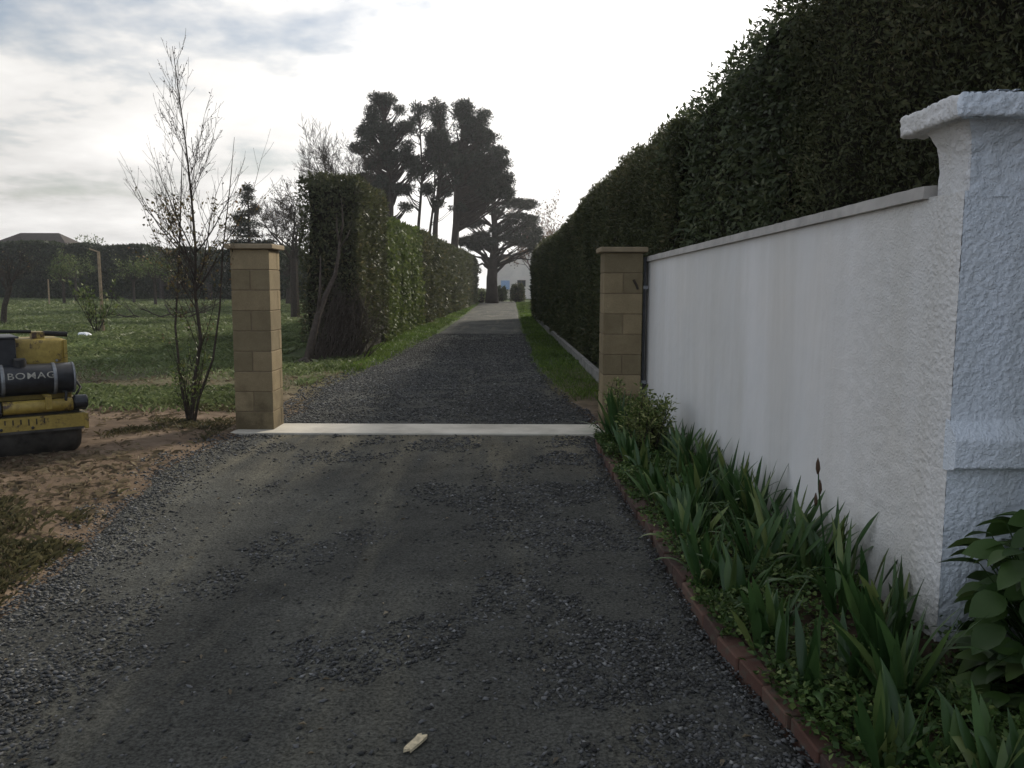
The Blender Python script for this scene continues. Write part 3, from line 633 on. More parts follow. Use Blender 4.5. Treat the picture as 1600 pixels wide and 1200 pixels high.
# ground cover between the irises
def leafcloud(name, pts_fn, n, L, W, m, label, cat, kind=None, up=.5, parent=None, group=None):
    c = pts_fn(n); n = len(c); d = rdir(n); d[:, 2] = np.abs(d[:, 2])*up+.1; nr = rdir(n)*.6; nr[:, 2] += .9
    V, Fq = leaves(c, d, nr, L*(.6+.8*rng.random(n)), W*(.6+.8*rng.random(n)))
    return tag(npmesh(name, V, Fq, m, parent, rnd=np.repeat(rng.random(n), 4)), label, cat, group, kind)
def bedpts(n):
    y = 1.3+6.8*rng.random(n); t = rng.random(n); x0 = np.interp(y, [1.0, 2.6, 3.3, 6.3, 7.75], [1.00, .95, .86, .79, .79]); x1 = np.where(y > 3.3, 1.372+(8.78-y)*.0658-.03, 1.9)
    x = x0+(x1-x0)*t; z = .065+.11*rng.random(n)*sstep(.3, .65, fbm(x*4, y*4, 0, 91)); k = rng.random(n) < .12+.88*sstep(.36, .50, fbm(x*2.2, y*2.2, 0, 92))
    return np.stack([x, y, z], -1)[k]
leafcloud('ground_cover', bedpts, 56000, .028, .018, M['cover'], 'low bright green leafy ground cover filling the flower bed', 'ground cover', 'stuff')
# variegated shrubs
def shrub(name, loc, rx, ry, h, n, m, L, W, label, cat, stems=14, group=None):
    r = empty(name, loc, 0, label, cat, group); mb = MB(); tips = []
    for k in range(stems):
        a = random.uniform(0, 6.28); q = random.random()**.5; e = Vector((math.cos(a)*rx*q, math.sin(a)*ry*q, h*(1-.35*q*q)*random.uniform(.75, 1.05))); b_ = Vector((e.x*.15, e.y*.15, 0))
        pts = [b_, b_.lerp(e, .5)+Vector((random.gauss(0, .03), random.gauss(0, .03), 0)), e]; mb.tube(pts, [.007, .005, .002], 5); tips.append(pts)
    mb.build('stems', M['bark'], r)
    c, dr = [], []
    for k in range(n):
        p = random.choice(tips); t = random.random()**.6; q = p[1].lerp(p[2], (t-.4)/.6) if t > .4 else p[0].lerp(p[1], t/.4)
        o = Vector((random.gauss(0, .028), random.gauss(0, .028), random.gauss(0, .02)))*(rx/.2)**.5; c.append(q+o); dr.append(o+Vector((0, 0, .02)))
    c = np.array([tuple(v) for v in c]); dr = np.array([tuple(v) for v in dr]); nr = rdir(n)*.5; nr[:, 2] += .6
    V, Fq = leaves(c, dr, nr, L*(.6+.7*rng.random(n)), W*(.6+.7*rng.random(n))); npmesh('foliage', V, Fq, m, r, rnd=np.repeat(rng.random(n), 4)); return r
shrub('variegated_shrub', (1.16, 6.95, .05), .24, .26, .62, 2300, M['variegated'], .038, .022, 'cream and green variegated shrub leaning on the white wall', 'shrub', 26)
shrub('variegated_shrub', (1.02, 8.2, .05), .16, .12, .52, 700, M['variegated'], .036, .022, 'smaller variegated shrub in front of the right gate pillar', 'shrub', 12)
V, Fq, rr = [], [], []
for k in range(11): strip_leaf(V, Fq, rr, (random.gauss(0, .02), random.gauss(0, .03), 0), math.pi+random.uniform(-.5, .5), random.uniform(.9, 1.35), random.uniform(.26, .42), .013, droop=.5)
o = npmesh('striped_plant', [tuple(v) for v in V], Fq, M['striped'], rnd=rr, smooth=True); o.location = (.93, 8.02, .07); tag(o, 'pale striped arching leaves spilling over the drive by the gate pillar', 'plant')
# broad-leaved plant at the pier foot
V, Fq, rr = [], [], []
r = empty('broad_leaved_plant', (2.02, 2.85, .03), 0, 'dark broad-leaved bush at the right edge in front of the roughcast pier', 'shrub'); mb = MB()
for k in range(330):
    a = random.uniform(0, 6.28); q = random.random()**.5; h = random.uniform(.06, .80)*(1-.35*q*q); e = Vector((math.cos(a)*.36*q, math.sin(a)*.36*q, h)); b_ = Vector((e.x*.4, e.y*.4, e.z*.3))
    mb.tube([b_, b_.lerp(e, .6)+Vector((0, 0, .02)), e], [.005, .004, .002], 4)
    d = Vector((math.cos(a), math.sin(a), random.uniform(-.5, .3))).normalized(); s_ = d.cross(Vector((random.gauss(0, .45), random.gauss(0, .45), 1))).normalized(); n_ = s_.cross(d); L = random.uniform(.09, .16); W = L*.74; n0 = len(V); rv = random.random()
    ax_ = [(0, 0), (.12, .30), (.3, .46), (.5, .50), (.7, .40), (.87, .2), (1, 0)]
    for t, w_ in ax_:
        p = e+d*L*t-n_*L*.28*t*t; jj = 1+random.uniform(-.12, .12)
        V += [p-s_*W*w_*jj+n_*W*.12*w_*2, p, p+s_*W*w_*jj+n_*W*.12*w_*2]; rr += [rv]*3
    for i_ in range(len(ax_)-1): i0 = n0+3*i_; Fq += [(i0, i0+1, i0+4, i0+3), (i0+1, i0+2, i0+5, i0+4)]
mb.build('stems', M['bigleaf'], r); npmesh('foliage', [tuple(v) for v in V], Fq, M['bigleaf'], r, rnd=rr, smooth=True)
# splinter of wood on the drive
p = at(643, 1148, 2.66); r_ = []
mb = MB(); out_ = [(-.038, -.012), (-.030, -.006), (-.044, .002), (-.034, .008), (-.01, .011), (.012, .009), (.030, .013), (.042, .010), (.033, .003), (.046, -.004), (.034, -.010), (.005, -.012)]
n = len(out_); vs = [(a, b, 0) for a, b in out_]+[(a*.97, b*.95, .006+.002*math.sin(a*90)) for a, b in out_]
mb.add(vs, [tuple(range(n-1, -1, -1)), tuple(range(n, 2*n))]+[(i, (i+1) % n, n+(i+1) % n, n+i) for i in range(n)])
o = mb.build('wood_splinter', M['splinter']); o.location = (-.312, 2.62, .012); o.rotation_euler = (.05, .03, R(63)); o.scale = (1.45, 1.45, 1.45); tag(o, 'pale broken splinter of wood lying on the drive in the foreground', 'wood')
# ---------------------------------------------------------------- hedges
def hedge(name, A, B, W, hf, n, m, L, Wl, label, seed, lump=.16, lfreq=1.1, bottom=.1, back=.15, core_in=.13, cat='hedge', up=.4, loose=.05, topn=.2):
    A = Vector(A); B = Vector(B); d = (B-A); ln = d.length; d.normalize(); nn = Vector((-d.y, d.x))
    if nn.dot(Vector((-1, 0)) if A.x > 0 else Vector((1, 0))) < 0: nn = -nn      # points at the drive
    r = empty(name, ((A.x+B.x)/2, (A.y+B.y)/2, 0), 0, label, cat, 'hedges lining the drive'); O = np.array([r.location.x, r.location.y, 0])
    def P(s, t, z):       # s along, t depth from drive face (0..W)
        return np.stack([A.x+d.x*s-nn.x*t, A.y+d.y*s-nn.y*t, z], -1)
    def disp(s, z, k): return lump*(fbm(s*lfreq, z*lfreq*.8, k, seed)-.5)*2+.04*(vn(s*5, z*5, k, seed+3)-.5)
    # dark solid core shell, added to stop light inside the hedge
    ns = max(6, int(ln*3)); nz = 14; nt_ = 6
    ss = np.linspace(core_in, ln-core_in, ns); rows = []
    # closed cross-section ring: front up, over the top, back down
    ring = [(0, z) for z in np.linspace(0, 1, nz)]+[(t, 1) for t in np.linspace(0, 1, nt_)[1:]]+[(1, z) for z in np.linspace(1, 0, nz)[1:]]
    Vc = []
    for s in ss:
        H = hf(s/ln)
        for (t, z) in ring:
            dd_ = float(disp(np.array(s), np.array(z*H), 0 if t < .5 else 9))
            tt = core_in-dd_*(t < .01)+t*(W-2*core_in)+dd_*(t > .99); zz_ = z*(H-core_in)
            Vc.append(P(np.array(s), np.array(tt), np.array(zz_)))
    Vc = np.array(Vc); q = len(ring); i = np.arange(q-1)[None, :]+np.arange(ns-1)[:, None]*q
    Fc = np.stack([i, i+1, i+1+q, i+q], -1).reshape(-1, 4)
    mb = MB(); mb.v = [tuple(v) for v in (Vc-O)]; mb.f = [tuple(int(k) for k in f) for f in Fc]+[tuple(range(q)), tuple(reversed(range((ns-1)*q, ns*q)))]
    mb.build('light_stop_core', M['hedge_core'], r, smooth=True)
    # leaves: faces
    Hm = hf(.5); aF = ln*Hm*1.6; aT = ln*W*(topn*5); aE = W*Hm; aB = ln*Hm*back; tot = aF+aT+2*aE+aB
    kind = rng.choice(5, n, p=np.array([aF, aT, aE, aE, aB])/tot)
    u_ = rng.random(n)
    yA, yB = max(A.y, 2.5), max(B.y, 2.5)      # density ~ 1/distance
    if abs(yB-yA) > 1: s = (yA*(yB/yA)**u_-yA)/(yB-yA)*ln
    else: s = u_*ln
    s = np.where(kind == 2, 0, np.where(kind == 3, ln, s)); t = np.where(kind == 0, 0, np.where(kind == 4, W, rng.random(n)*W))
    H = np.array([hf(a) for a in np.linspace(0, 1, 60)]); H = np.interp(s/ln, np.linspace(0, 1, 60), H)
    z = np.where(kind == 1, H, bottom+(H-bottom)*rng.random(n))
    N2 = np.zeros((n, 3)); f3 = np.array([nn.x, nn.y, 0]); d3 = np.array([d.x, d.y, 0])
    for k_, v in ((0, f3), (1, np.array([0, 0, 1.])), (2, -d3), (3, d3), (4, -f3)): N2[kind == k_] = v
    # round the top edge
    edge = np.clip((z-(H-.3))/.3, 0, 1)*(kind == 0); s_off = disp(s+t, z, np.where(kind == 4, 9., 0.))
    dep = -np.abs(rng.normal(size=n))*loose*1.5+rng.random(n)*loose-edge**2*.10
    c = P(s, t, z)+N2*(s_off+dep)[:, None]; N2[:, 2] += edge*.6
    dist = np.maximum(c[:, 1], 3); k_ = np.clip(dist/14, .75, 4)**.85
    dr = rdir(n)*.8+N2*.6; dr[:, 2] += up; nr = rdir(n)*.5+N2
    V, Fq = leaves(c-O, dr, nr, L*k_*(.5+rng.random(n)), Wl*k_*(.6+.8*rng.random(n)))
    rr = np.clip(rng.random(n)*.85+.45*(fbm(s*1.4, z*1.4, 0, seed+7)-.4), 0, 1)
    npmesh('foliage', V, Fq, m, r, rnd=np.repeat(rr, 4)); return r
# right side, behind kerb and wall
hedge('conifer_hedge', (1.62, 8.8), (.98, 39), 1.5, lambda t: 3.15+.12*math.sin(t*9)-.3*t*t, 200000, M['conifer'], .062, .024, 'long clipped conifer hedge behind the right kerb beyond the gate', 101, bottom=.12, lump=.12)
hedge('laurel_hedge', (2.0, 6.3), (1.66, 9.5), 1.6, lambda t: 3.62-.42*t, 34000, M['laurel'], .085, .038, 'loose dark laurel hedge section rising behind the white wall', 103, lump=.17, lfreq=1.3, loose=.10, back=.1, up=-.1, cat='hedge')
hedge('conifer_hedge', (2.25, 1.2), (2.0, 6.3), 1.6, lambda t: 4.1-.35*t, 170000, M['conifer'], .05, .019, 'tall dark conifer hedge towering over the white wall beside the pier', 105, lump=.2, loose=.09)
# left side
hedge('hedge_end_block', (-3.02, 16.9), (-3.1, 21.1), 1.15, lambda t: 3.52+.12*t, 34000, M['conifer_brown'], .075, .03, 'tall square dark hedge block with browned side at the left hedge end', 107, lump=.12, bottom=.35)
hedge('ivy_hedge', (-3.22, 21.1), (-3.2, 29.5), 1.2, lambda t: 3.18+.12*t, 34000, M['ivy'], .075, .055, 'glossy bright green ivy-leaved hedge section left of the drive', 109, lump=.14, up=-.1)
hedge('mixed_hedge', (-3.2, 29.5), (-2.95, 68), 1.3, lambda t: 3.25+.25*t, 60000, M['conifer_brown'], .075, .04, 'olive clipped hedge running away to the far end on the left', 111, lump=.16)
mb = MB(); ysk = np.linspace(9.3, 39.3, 40)
for y0, y1 in zip(ysk[:-1], ysk[1:]):
    xa = np.interp(y0, [8, 13.7, 39.5], [1.42, 1.30, .93]); xb = np.interp(y1, [8, 13.7, 39.5], [1.42, 1.30, .93])
    mb.add([(xa, y0, -.05), (xa+.08, y0, -.05), (xb+.08, y1, -.05), (xb, y1, -.05), (xa, y0, .17), (xa+.08, y0, .17), (xb+.08, y1, .17), (xb, y1, .17)], [(4,5,6,7),(0,4,7,3),(1,2,6,5)]+([(0,1,5,4)] if y0 < 9.4 else [])+([(3,7,6,2)] if y1 > 39 else []))
tag(mb.build('concrete_kerb', M['cement']), 'low grey concrete kerb below the right hedge', 'kerb')
# ---------------------------------------------------------------- trees
def grow(mb, p, d, L, r, depth, tips, spread=.6, kids=3, wig=.12, upb=.15, shrink=.62, nseg=5, sides=5, minr=.002, taper=.45, start=.3):
    pts = [Vector(p)]; rad = [r]; d = Vector(d).normalized(); q = Vector(p); dirs = [d.copy()]
    for k in range(nseg):
        d = (d+Vector((random.gauss(0, wig), random.gauss(0, wig), random.gauss(0, wig)*.6+upb*.3))).normalized(); q = q+d*L/nseg
        pts.append(q.copy()); rad.append(max(minr, r*(1-(1-taper)*(k+1)/nseg))); dirs.append(d.copy())
    mb.tube(pts, rad, sides if r > .02 else 4 if r > .008 else 3, cap=False)
    if depth <= 0: tips.append((pts, dirs)); return
    for k in range(kids):
        t = start+(1-start)*(k+random.random()*.8)/kids; i = min(nseg-1, int(t*nseg)); b = pts[i].lerp(pts[i+1], t*nseg-i) if t < 1 else pts[-1]
        ax = Vector((random.gauss(0, 1), random.gauss(0, 1), random.gauss(0, .4))); ax = (ax-dirs[i]*ax.dot(dirs[i])).normalized()
        nd_ = (dirs[i]*math.cos(spread*random.uniform(.7, 1.25))+ax*math.sin(spread*random.uniform(.7, 1.25))).normalized()
        grow(mb, b, nd_, L*shrink*random.uniform(.75, 1.2)*(1.15-.45*t), max(minr, rad[i]*.62), depth-1, tips, spread, kids, wig, upb, shrink, max(3, nseg-1), sides, minr, taper, start)
    grow(mb, pts[-1], dirs[-1], L*shrink, max(minr, rad[-1]*.9), depth-1, tips, spread, kids, wig, upb, shrink, max(3, nseg-1), sides, minr, taper, start)
def tipleaves(tips, n, L, W, m, parent, jit=.03, name='leaves', zr=None):
    c, d = [], []
    pool = [t for t in tips if zr is None or zr[0] < t[0][0].z < zr[1]] or tips
    for k in range(n):
        pts, dirs = random.choice(pool); i = random.randrange(len(pts)-1); c.append(pts[i].lerp(pts[i+1], random.random())+Vector((random.gauss(0, jit), random.gauss(0, jit), random.gauss(0, jit)))); d.append(dirs[i]+Vector((random.gauss(0, .7), random.gauss(0, .7), random.gauss(0, .7))))
    c = np.array([tuple(v) for v in c]); d = np.array([tuple(v) for v in d])
    V, Fq = leaves(c, d, rdir(n), L*(.5+rng.random(n)), W*(.5+rng.random(n))); return npmesh(name, V, Fq, m, parent, rnd=np.repeat(rng.random(n), 4))
# the bare sapling beside the left pillar
r = empty('bare_sapling', (-3.38, 8.85, 0), 0, 'spindly multi-stemmed sapling with few leaves beside the left pillar', 'tree')
mb = MB(); tips = []
def stem(pts, rad): mb.tube([Vector(p) for p in pts], rad, 6, cap=False)
main = [(0, 0, 0), (.04, .02, .45), (.13, .03, .95), (.10, .0, 1.45), (.13, -.02, 1.95), (.10, 0, 2.5), (.06, .02, 3.0), (.02, .0, 3.5), (-.03, 0, 4.02)]
stem(main, [.022, .020, .019, .017, .014, .011, .008, .005, .0025])
random.seed(21)
stem([(-.02, 0, 0), (-.10, .03, .5), (-.12, .0, 1.1), (-.05, -.03, 1.7), (-.01, 0, 2.4), (.03, 0, 3.0)], [.016, .014, .012, .010, .007, .003])
stem([(.03, 0, 0), (.10, -.03, .3), (.26, .0, .75), (.34, .03, 1.3), (.40, 0, 1.9), (.50, 0, 2.6), (.56, 0, 3.1)], [.016, .014, .012, .010, .008, .005, .002])
for k in range(52):
    t = random.uniform(1.6, 7.7); i = int(t); b = Vector(main[i]).lerp(Vector(main[i+1]), t-i); a = random.uniform(0, 6.28); L = (.86-.085*t)*random.uniform(.6, 1.3)
    grow(mb, b, (math.cos(a)*.75, math.sin(a)*.75, 1.25), max(.12, L), .006-.0005*t, 1 if t > 6 else 2, tips, .5, 3, .06, .2, .55, 5, 4, .0016)
r.scale = (1, 1, .96)
for (a, ln, e) in ((math.pi*.93, .85, 1.2), (.1, .7, 1.0), (2.6, .7, 1.6), (.4, .9, 2.2), (3.4, .9, 2.4), (3.1, .75, .9), (.1, 1.1, 1.5), (3.0, .8, 2.0)):
    grow(mb, Vector(main[3]).lerp(Vector(main[4]), random.random()), (math.cos(a)*.8, math.sin(a)*.5, e*.8), ln, .009, 2, tips, .5, 3, .06, .2, .5, 7, 4, .0014)
for k in range(9):       # basal shoots
    a = random.uniform(0, 6.28); grow(mb, (random.gauss(0, .03), random.gauss(0, .03), 0), (math.cos(a)*.35, math.sin(a)*.35, 1), random.uniform(.4, .8), .008, 2, tips, .5, 3, .07, .2, .5, 6, 5, .0016)
mb.build('trunk', M['bark'], r)
tipleaves(tips, 900, .035, .022, M['sapling_leaf'], r, .02, 'leaves', (.9, 2.4)); tipleaves(tips, 450, .04, .026, M['young_leaf'], r, .03, 'leaves', (.1, 1.2)); tipleaves(tips, 900, .02, .012, M['bark'], r, .006, 'buds')
# clump builder for evergreen crowns
def clumps(cl, per, L, W, m, parent, name='crown', flat=.6, O=(0, 0, 0), shell=.5):
    cs, ds, rr = [], [], []
    for (x, y, z, rx, rz) in cl:
        n = int(per*rx*rx*(.7+.6*random.random())); v = rdir(n); rad = (shell+(1-shell)*rng.random(n))**.8; nz = .45+1.1*fbm(v[:, 0]*2.6+x, v[:, 1]*2.6+y, v[:, 2]*2.6+z, 17)
        p = v*rad[:, None]*nz[:, None]*np.array([rx, rx, rz]); cs.append(p+np.array([x, y, z])); d = v*.7+rdir(n)*.7; d[:, 2] += .35; ds.append(d); rr.append(np.clip(rng.random(n)*.8+.2*random.random(), 0, 1))
    c = np.concatenate(cs); d = np.concatenate(ds); n = len(c); V, Fq = leaves(c, d, rdir(n), L*(.5+rng.random(n)), W*(.5+rng.random(n)))
    return npmesh(name, V, Fq, m, parent, rnd=np.repeat(np.concatenate(rr), 4))
def pine(u, Y, vt, lean, crown, label, rt=.28, limbs=True):
    # crown: list of (u, v, r_px) foliage masses as seen from the lane; converted to metres at this tree's distance
    k = Y/F; x0 = (u-800)*k; H = CAMH+(445-vt)*k; r = empty('pine_tree', (x0, Y, 0), 0, label, 'pine tree', 'tall pines beyond the left hedge'); mb = MB()
    def tx(z): t = z/H; return lean*(t**1.3)
    pts = [(tx(z)+.12*math.sin(z*.7+u), .1*math.sin(z*.5), z) for z in np.linspace(-.1, H*.93, 10)]; mb.tube(pts, [rt*(1-.75*i/9) for i in range(10)], 8)
    cl = []
    for (cu, cv, cr) in crown:
        cxm = (cu-u)*k; cz = CAMH+(445-cv)*k; rm = cr*k
        m_ = max(6, int(27*(cr/16.)**1.7))
        for q in range(m_):
            v = Vector((random.gauss(0, 1), random.gauss(0, 1), random.gauss(0, 1))).normalized()*random.uniform(.35, 1.12); s_ = random.uniform(.24, .52)
            x_, y_, z_ = cxm+v.x*rm, v.y*rm*1.1, cz+v.z*rm*.8; 
            if float(fbm(np.array(x_*1.25+x0), np.array(z_*1.35), 0., 88, 2)) < .39+.08*(cz < 8.0): continue
            cl.append((x_, y_, z_, s_, s_*.7))
            zb = max(2.5, z_-random.uniform(.5, 1.3)-abs(x_-tx(z_))*.35); zb = min(zb, H*.9); ki = (zb+.1)/(H*.93+.1)*9; kj = int(ki); b = Vector(pts[kj]).lerp(Vector(pts[min(9, kj+1)]), ki-kj); e = Vector((x_, y_, z_-.1)); mid = b.lerp(e, .5)+Vector((0, 0, -.15))
            mb.tube([b, mid, e], [rt*.24, rt*.14, .015], 4, cap=False)
    mb.build('trunk', M['bark_pine'], r); clumps(cl, 950, .17, .055, M['pine'], r, shell=.2); return r
random.seed(5)
pine(612, 58, 153, -.2, [(602, 170, 15), (585, 190, 17), (622, 190, 18), (575, 215, 13), (600, 222, 22), (635, 215, 18), (612, 250, 22), (585, 262, 14), (640, 255, 14), (600, 290, 15), (625, 300, 12), (590, 312, 10), (638, 325, 8), (645, 205, 16), (570, 240, 12), (578, 285, 12), (640, 228, 16), (645, 275, 12)], 'tall black pine on the left of the group, dense round crown over the hedge block', .36)
pine(655, 61, 172, .3, [(660, 185, 12), (668, 215, 15), (655, 235, 12), (672, 255, 14), (650, 290, 8), (648, 205, 14), (680, 235, 16), (668, 270, 10), (652, 322, 7), (655, 260, 13), (675, 190, 14), (640, 300, 9), (688, 248, 15)], 'slender pine between the left pine and the two big right crowns', .16)
pine(680, 59, 168, .5, [(690, 178, 13), (700, 195, 20), (685, 220, 18), (705, 235, 24), (690, 262, 16), (720, 268, 12), (668, 300, 9), (700, 290, 11), (685, 318, 8), (712, 245, 18)], 'straight-trunked pine in the middle of the tall group', .26)
pine(702, 57, 166, 1.2, [(722, 182, 18), (745, 195, 20), (735, 215, 26), (758, 225, 20), (765, 250, 18), (740, 255, 26), (715, 275, 18), (770, 275, 14), (745, 285, 18), (780, 262, 10), (730, 305, 12), (755, 305, 10), (718, 325, 8), (778, 240, 12), (775, 290, 12), (765, 310, 10), (790, 285, 10), (784, 300, 10), (792, 312, 8), (755, 328, 9)], 'large pine on the right of the group with the widest crown', .34)
pine(668, 66, 200, .9, [(690, 215, 12), (705, 262, 14), (700, 300, 12), (690, 325, 9), (712, 330, 8)], 'thin leaning pine behind the middle trunks with tufts low down', .15)
# broad spreading conifer at the drive end
Y = 70; k = Y/F; r = empty('cedar_tree', ((769-800)*k, Y, 0), 0, 'dark spreading conifer with thick trunk at the far end of the drive', 'tree'); mb = MB(); random.seed(9)
def cp(u, v, y=0): return Vector(((u-769)*k, y, CAMH+(445-v)*k))
mb.tube([cp(768, 478), cp(768, 455), cp(768, 435), cp(770, 415), cp(773, 380), cp(772, 340), cp(768, 300), cp(766, 275)], [.62, .48, .45, .40, .3, .22, .13, .05], 9)
cl = []
for (u, v, y, rr_, du) in ((735, 400, 1, .16, 0), (738, 420, 0, .14, 0), (800, 400, -1, .2, 0), (826, 392, 0, .13, 0), (832, 408, -1.5, .10, 0), (790, 380, 1, .15, 0), (750, 385, -1, .14, 0), (815, 370, 1.5, .12, 0)):
    b = cp(769, 430+random.uniform(-12, 4)); e = cp(u, v, y); mid = b.lerp(e, .5)+Vector((0, 0, .5)); mb.tube([b, b.lerp(mid, .5), mid, e], [rr_, rr_*.9, rr_*.7, .03], 5, cap=False)
for (u, v, wpx) in ((772, 270, 12), (760, 285, 18), (785, 300, 16), (755, 310, 22), (795, 322, 20), (735, 328, 14), (770, 335, 26), (745, 350, 20), (800, 345, 22), (725, 352, 10), (812, 352, 12), (775, 362, 20), (748, 372, 14), (800, 376, 22), (820, 380, 10), (826, 345, 10), (834, 362, 9), (838, 384, 7), (822, 325, 7), (770, 385, 12), (738, 388, 10), (725, 378, 8)):
    for q in range(5):
        p_ = cp(u+random.gauss(0, wpx*.45), v+random.gauss(0, 3.5), random.gauss(0, 1.4)); cl.append((p_.x, p_.y, p_.z, random.uniform(.45, .85), .22))
        b = cp(770, min(420, v+22+abs(u-770)*.2)); mb.tube([b, b.lerp(p_, .5)+Vector((0, 0, -.1)), p_], [.08, .05, .015], 4, cap=False)
mb.build('trunk', M['bark_pine'], r, smooth=True); clumps(cl, 900, .22, .065, M['pine'], r, shell=.1)
# bare and budding trees
def bare(name, u, Y, vt, wpx, label, m=M['bark'], lf=None, depth=4, r0=.16, kids=3, seed=1, spread=.55, L0=.3, nl=0, lean=0, fork=.2):
    random.seed(seed); k = Y/F; H = CAMH+(445-vt)*k; r = empty(name, ((u-800)*k, Y, 0), 0, label, 'tree'); mb = MB(); tips = []
    mb.tube([(0, 0, -.1), (lean*.3, 0, H*fork*.5), (lean, 0, H*fork)], [r0, r0*.85, r0*.75], 7)
    for q in range(5):
        a = 6.28*q/5+random.random(); ff = random.uniform(.8, 1); grow(mb, (lean*(.3+.7*(2*ff-1)), 0, H*fork*ff), (math.cos(a)*.55*wpx, math.sin(a)*.55*wpx, 1), H*L0*random.uniform(.8, 1.15), r0*.36, depth, tips, spread, kids, .1, .2, .66, 5, 5, .0065 if Y > 30 else .004)
    mb.build('trunk', m, r)
    if nl: tipleaves(tips, nl, .10*Y/45, .06*Y/45, lf, r, .12)
    return r
bare('bare_tree', 535, 44, 165, 1.5, 'tall leafless tree rising behind the dark hedge block', seed=3, r0=.2, L0=.19, fork=.5, kids=3, spread=.62, depth=5)
bare('bare_tree', 462, 36, 235, 1.2, 'gnarled leafless tree left of the hedge block behind the left pillar', seed=4, r0=.2, L0=.20, spread=.75, fork=.4, kids=3, depth=5, lf=M['sapling_leaf'], nl=600)
bare('budding_tree', 838, 78, 290, .9, 'round tree with reddish spring buds above the end of the right hedge', m=M['twig_red'], lf=M['bronze'], nl=3500, seed=6, r0=.2, L0=.30, spread=.6)
bare('fruit_tree', 5, 30, 388, .9, 'crooked bare fruit tree at the left edge of the meadow', seed=8, r0=.11, L0=.26, depth=3, spread=.8, lean=.35, fork=.5, lf=M['sapling_leaf'], nl=60)
for (u, Y, vt, s, l) in ((103, 58, 396, 11, 'small thin-trunked fruit tree before the far hedge, nearest the short stake'), (122, 66, 385, 12, 'leafy-topped fruit tree before the far hedge below the house roof'), (245, 55, 390, 13, 'low spreading fruit tree at the far side of the meadow behind the sapling'), (212, 62, 392, 14, 'small fruit tree in the meadow between the tall stake and the sapling')):
    bare('fruit_tree', u, Y, vt, 1.3, l, seed=s, r0=.11, L0=.24, depth=3, spread=.75, fork=.42, lf=M['young_leaf'], nl=900)
# conical conifer
def cone_tree(u, Y, vt, wpx, label, name='conifer_tree', vb=470):
    k = Y/F; H = CAMH+(445-vt)*k; r = empty(name, ((u-800)*k, Y, 0), 0, label, 'conifer'); mb = MB(); mb.tube([(0, 0, 0), (0, 0, H)], [.18, .02], 7); cl = []
    n = 95
    for q in range(n):
        t = random.random()**.8; z = H*(.12+.86*t); rad = wpx*k*(1-t)**.75*random.uniform(.5, 1.15); a = random.uniform(0, 6.28); x_, y_ = math.cos(a)*rad, math.sin(a)*rad; cl.append((x_, y_, z, .28+.35*(1-t), .16)); mb.tube([(0, 0, z-.1), (x_, y_, z)], [.03, .008], 3, cap=False)
    mb.build('trunk', M['bark_pine'], r); clumps(cl, 700, .16, .05, M['pine'], r, shell=.1); return r
random.seed(12); cone_tree(394, 52, 293, 48, 'pointed dark conifer standing above the left pillar cap')
# ---------------------------------------------------------------- far side of the meadow
def mass(name, x0, y0, x1, y1, W, H, n, m, L, label, cat, seed, lump=.5, group=None):
    ln = math.hypot(x1-x0, y1-y0); r = empty(name, ((x0+x1)/2, (y0+y1)/2, 0), math.atan2(y1-y0, x1-x0), label, cat, group)
    s = (rng.random(n)-.5)*ln; kd = rng.random(n); t = np.where(kd < .65, -W/2, np.where(kd < .9, (rng.random(n)-.5)*W, W/2)); z = np.where((kd >= .65) & (kd < .9), H, H*rng.random(n))
    o = lump*(fbm(s*.35, z*.5, 0, seed)-.5)*2; z = z*(1+.16*(fbm(s*.25, 0*s, 0, seed+2)-.5)*2); nr = np.zeros((n, 3)); nr[:, 1] = np.sign(t)-.01; nr[:, 2] = (kd >= .65)
    c = np.stack([s, t+np.sign(t)*(o-np.abs(rng.normal(size=n))*.12), z], -1); d = rdir(n); d[:, 2] += .5
    V, Fq = leaves(c, d, nr+rdir(n)*.5, L*(.5+rng.random(n)), L*.5*(.5+rng.random(n))); npmesh('foliage', V, Fq, m, r, rnd=np.repeat(rng.random(n), 4))
    ns = int(ln/1.5)+2; ss = np.linspace(-ln/2+.2, ln/2-.2, ns); Vc = []
    for a in ss:
        for (t_, z_) in ((-1, 0), (-1, .5), (-1, 1), (1, 1), (1, .5), (1, 0)):
            hh = H*(1+.16*float(fbm(np.array(a)*.25, 0., 0, seed+2)-.5)*2)-.25; oo = lump*float(fbm(np.array(a)*.35, z_*H*.5, 0, seed)-.5)*2
            Vc.append((a, t_*(W/2-.25+oo), z_*hh))
    mb = MB(); mb.v = Vc; mb.f = [(6*i+j, 6*i+j+1, 6*i+7+j, 6*i+6+j) for i in range(ns-1) for j in range(5)]+[tuple(range(6)), tuple(range(6*ns-1, 6*ns-7, -1))]; mb.build('light_stop_core', M['hedge_core'], r); return r
mass('field_hedge', -75, 80, -19, 78, 2.2, 4.7, 60000, M['far_hedge'], .28, 'high dark hedge closing the far side of the meadow', 'hedge', 201)
mass('field_hedge', -19, 78, -5.5, 74, 2.0, 4.2, 14000, M['far_hedge'], .26, 'far hedge stretch seen between left pillar and hedge block', 'hedge', 203)
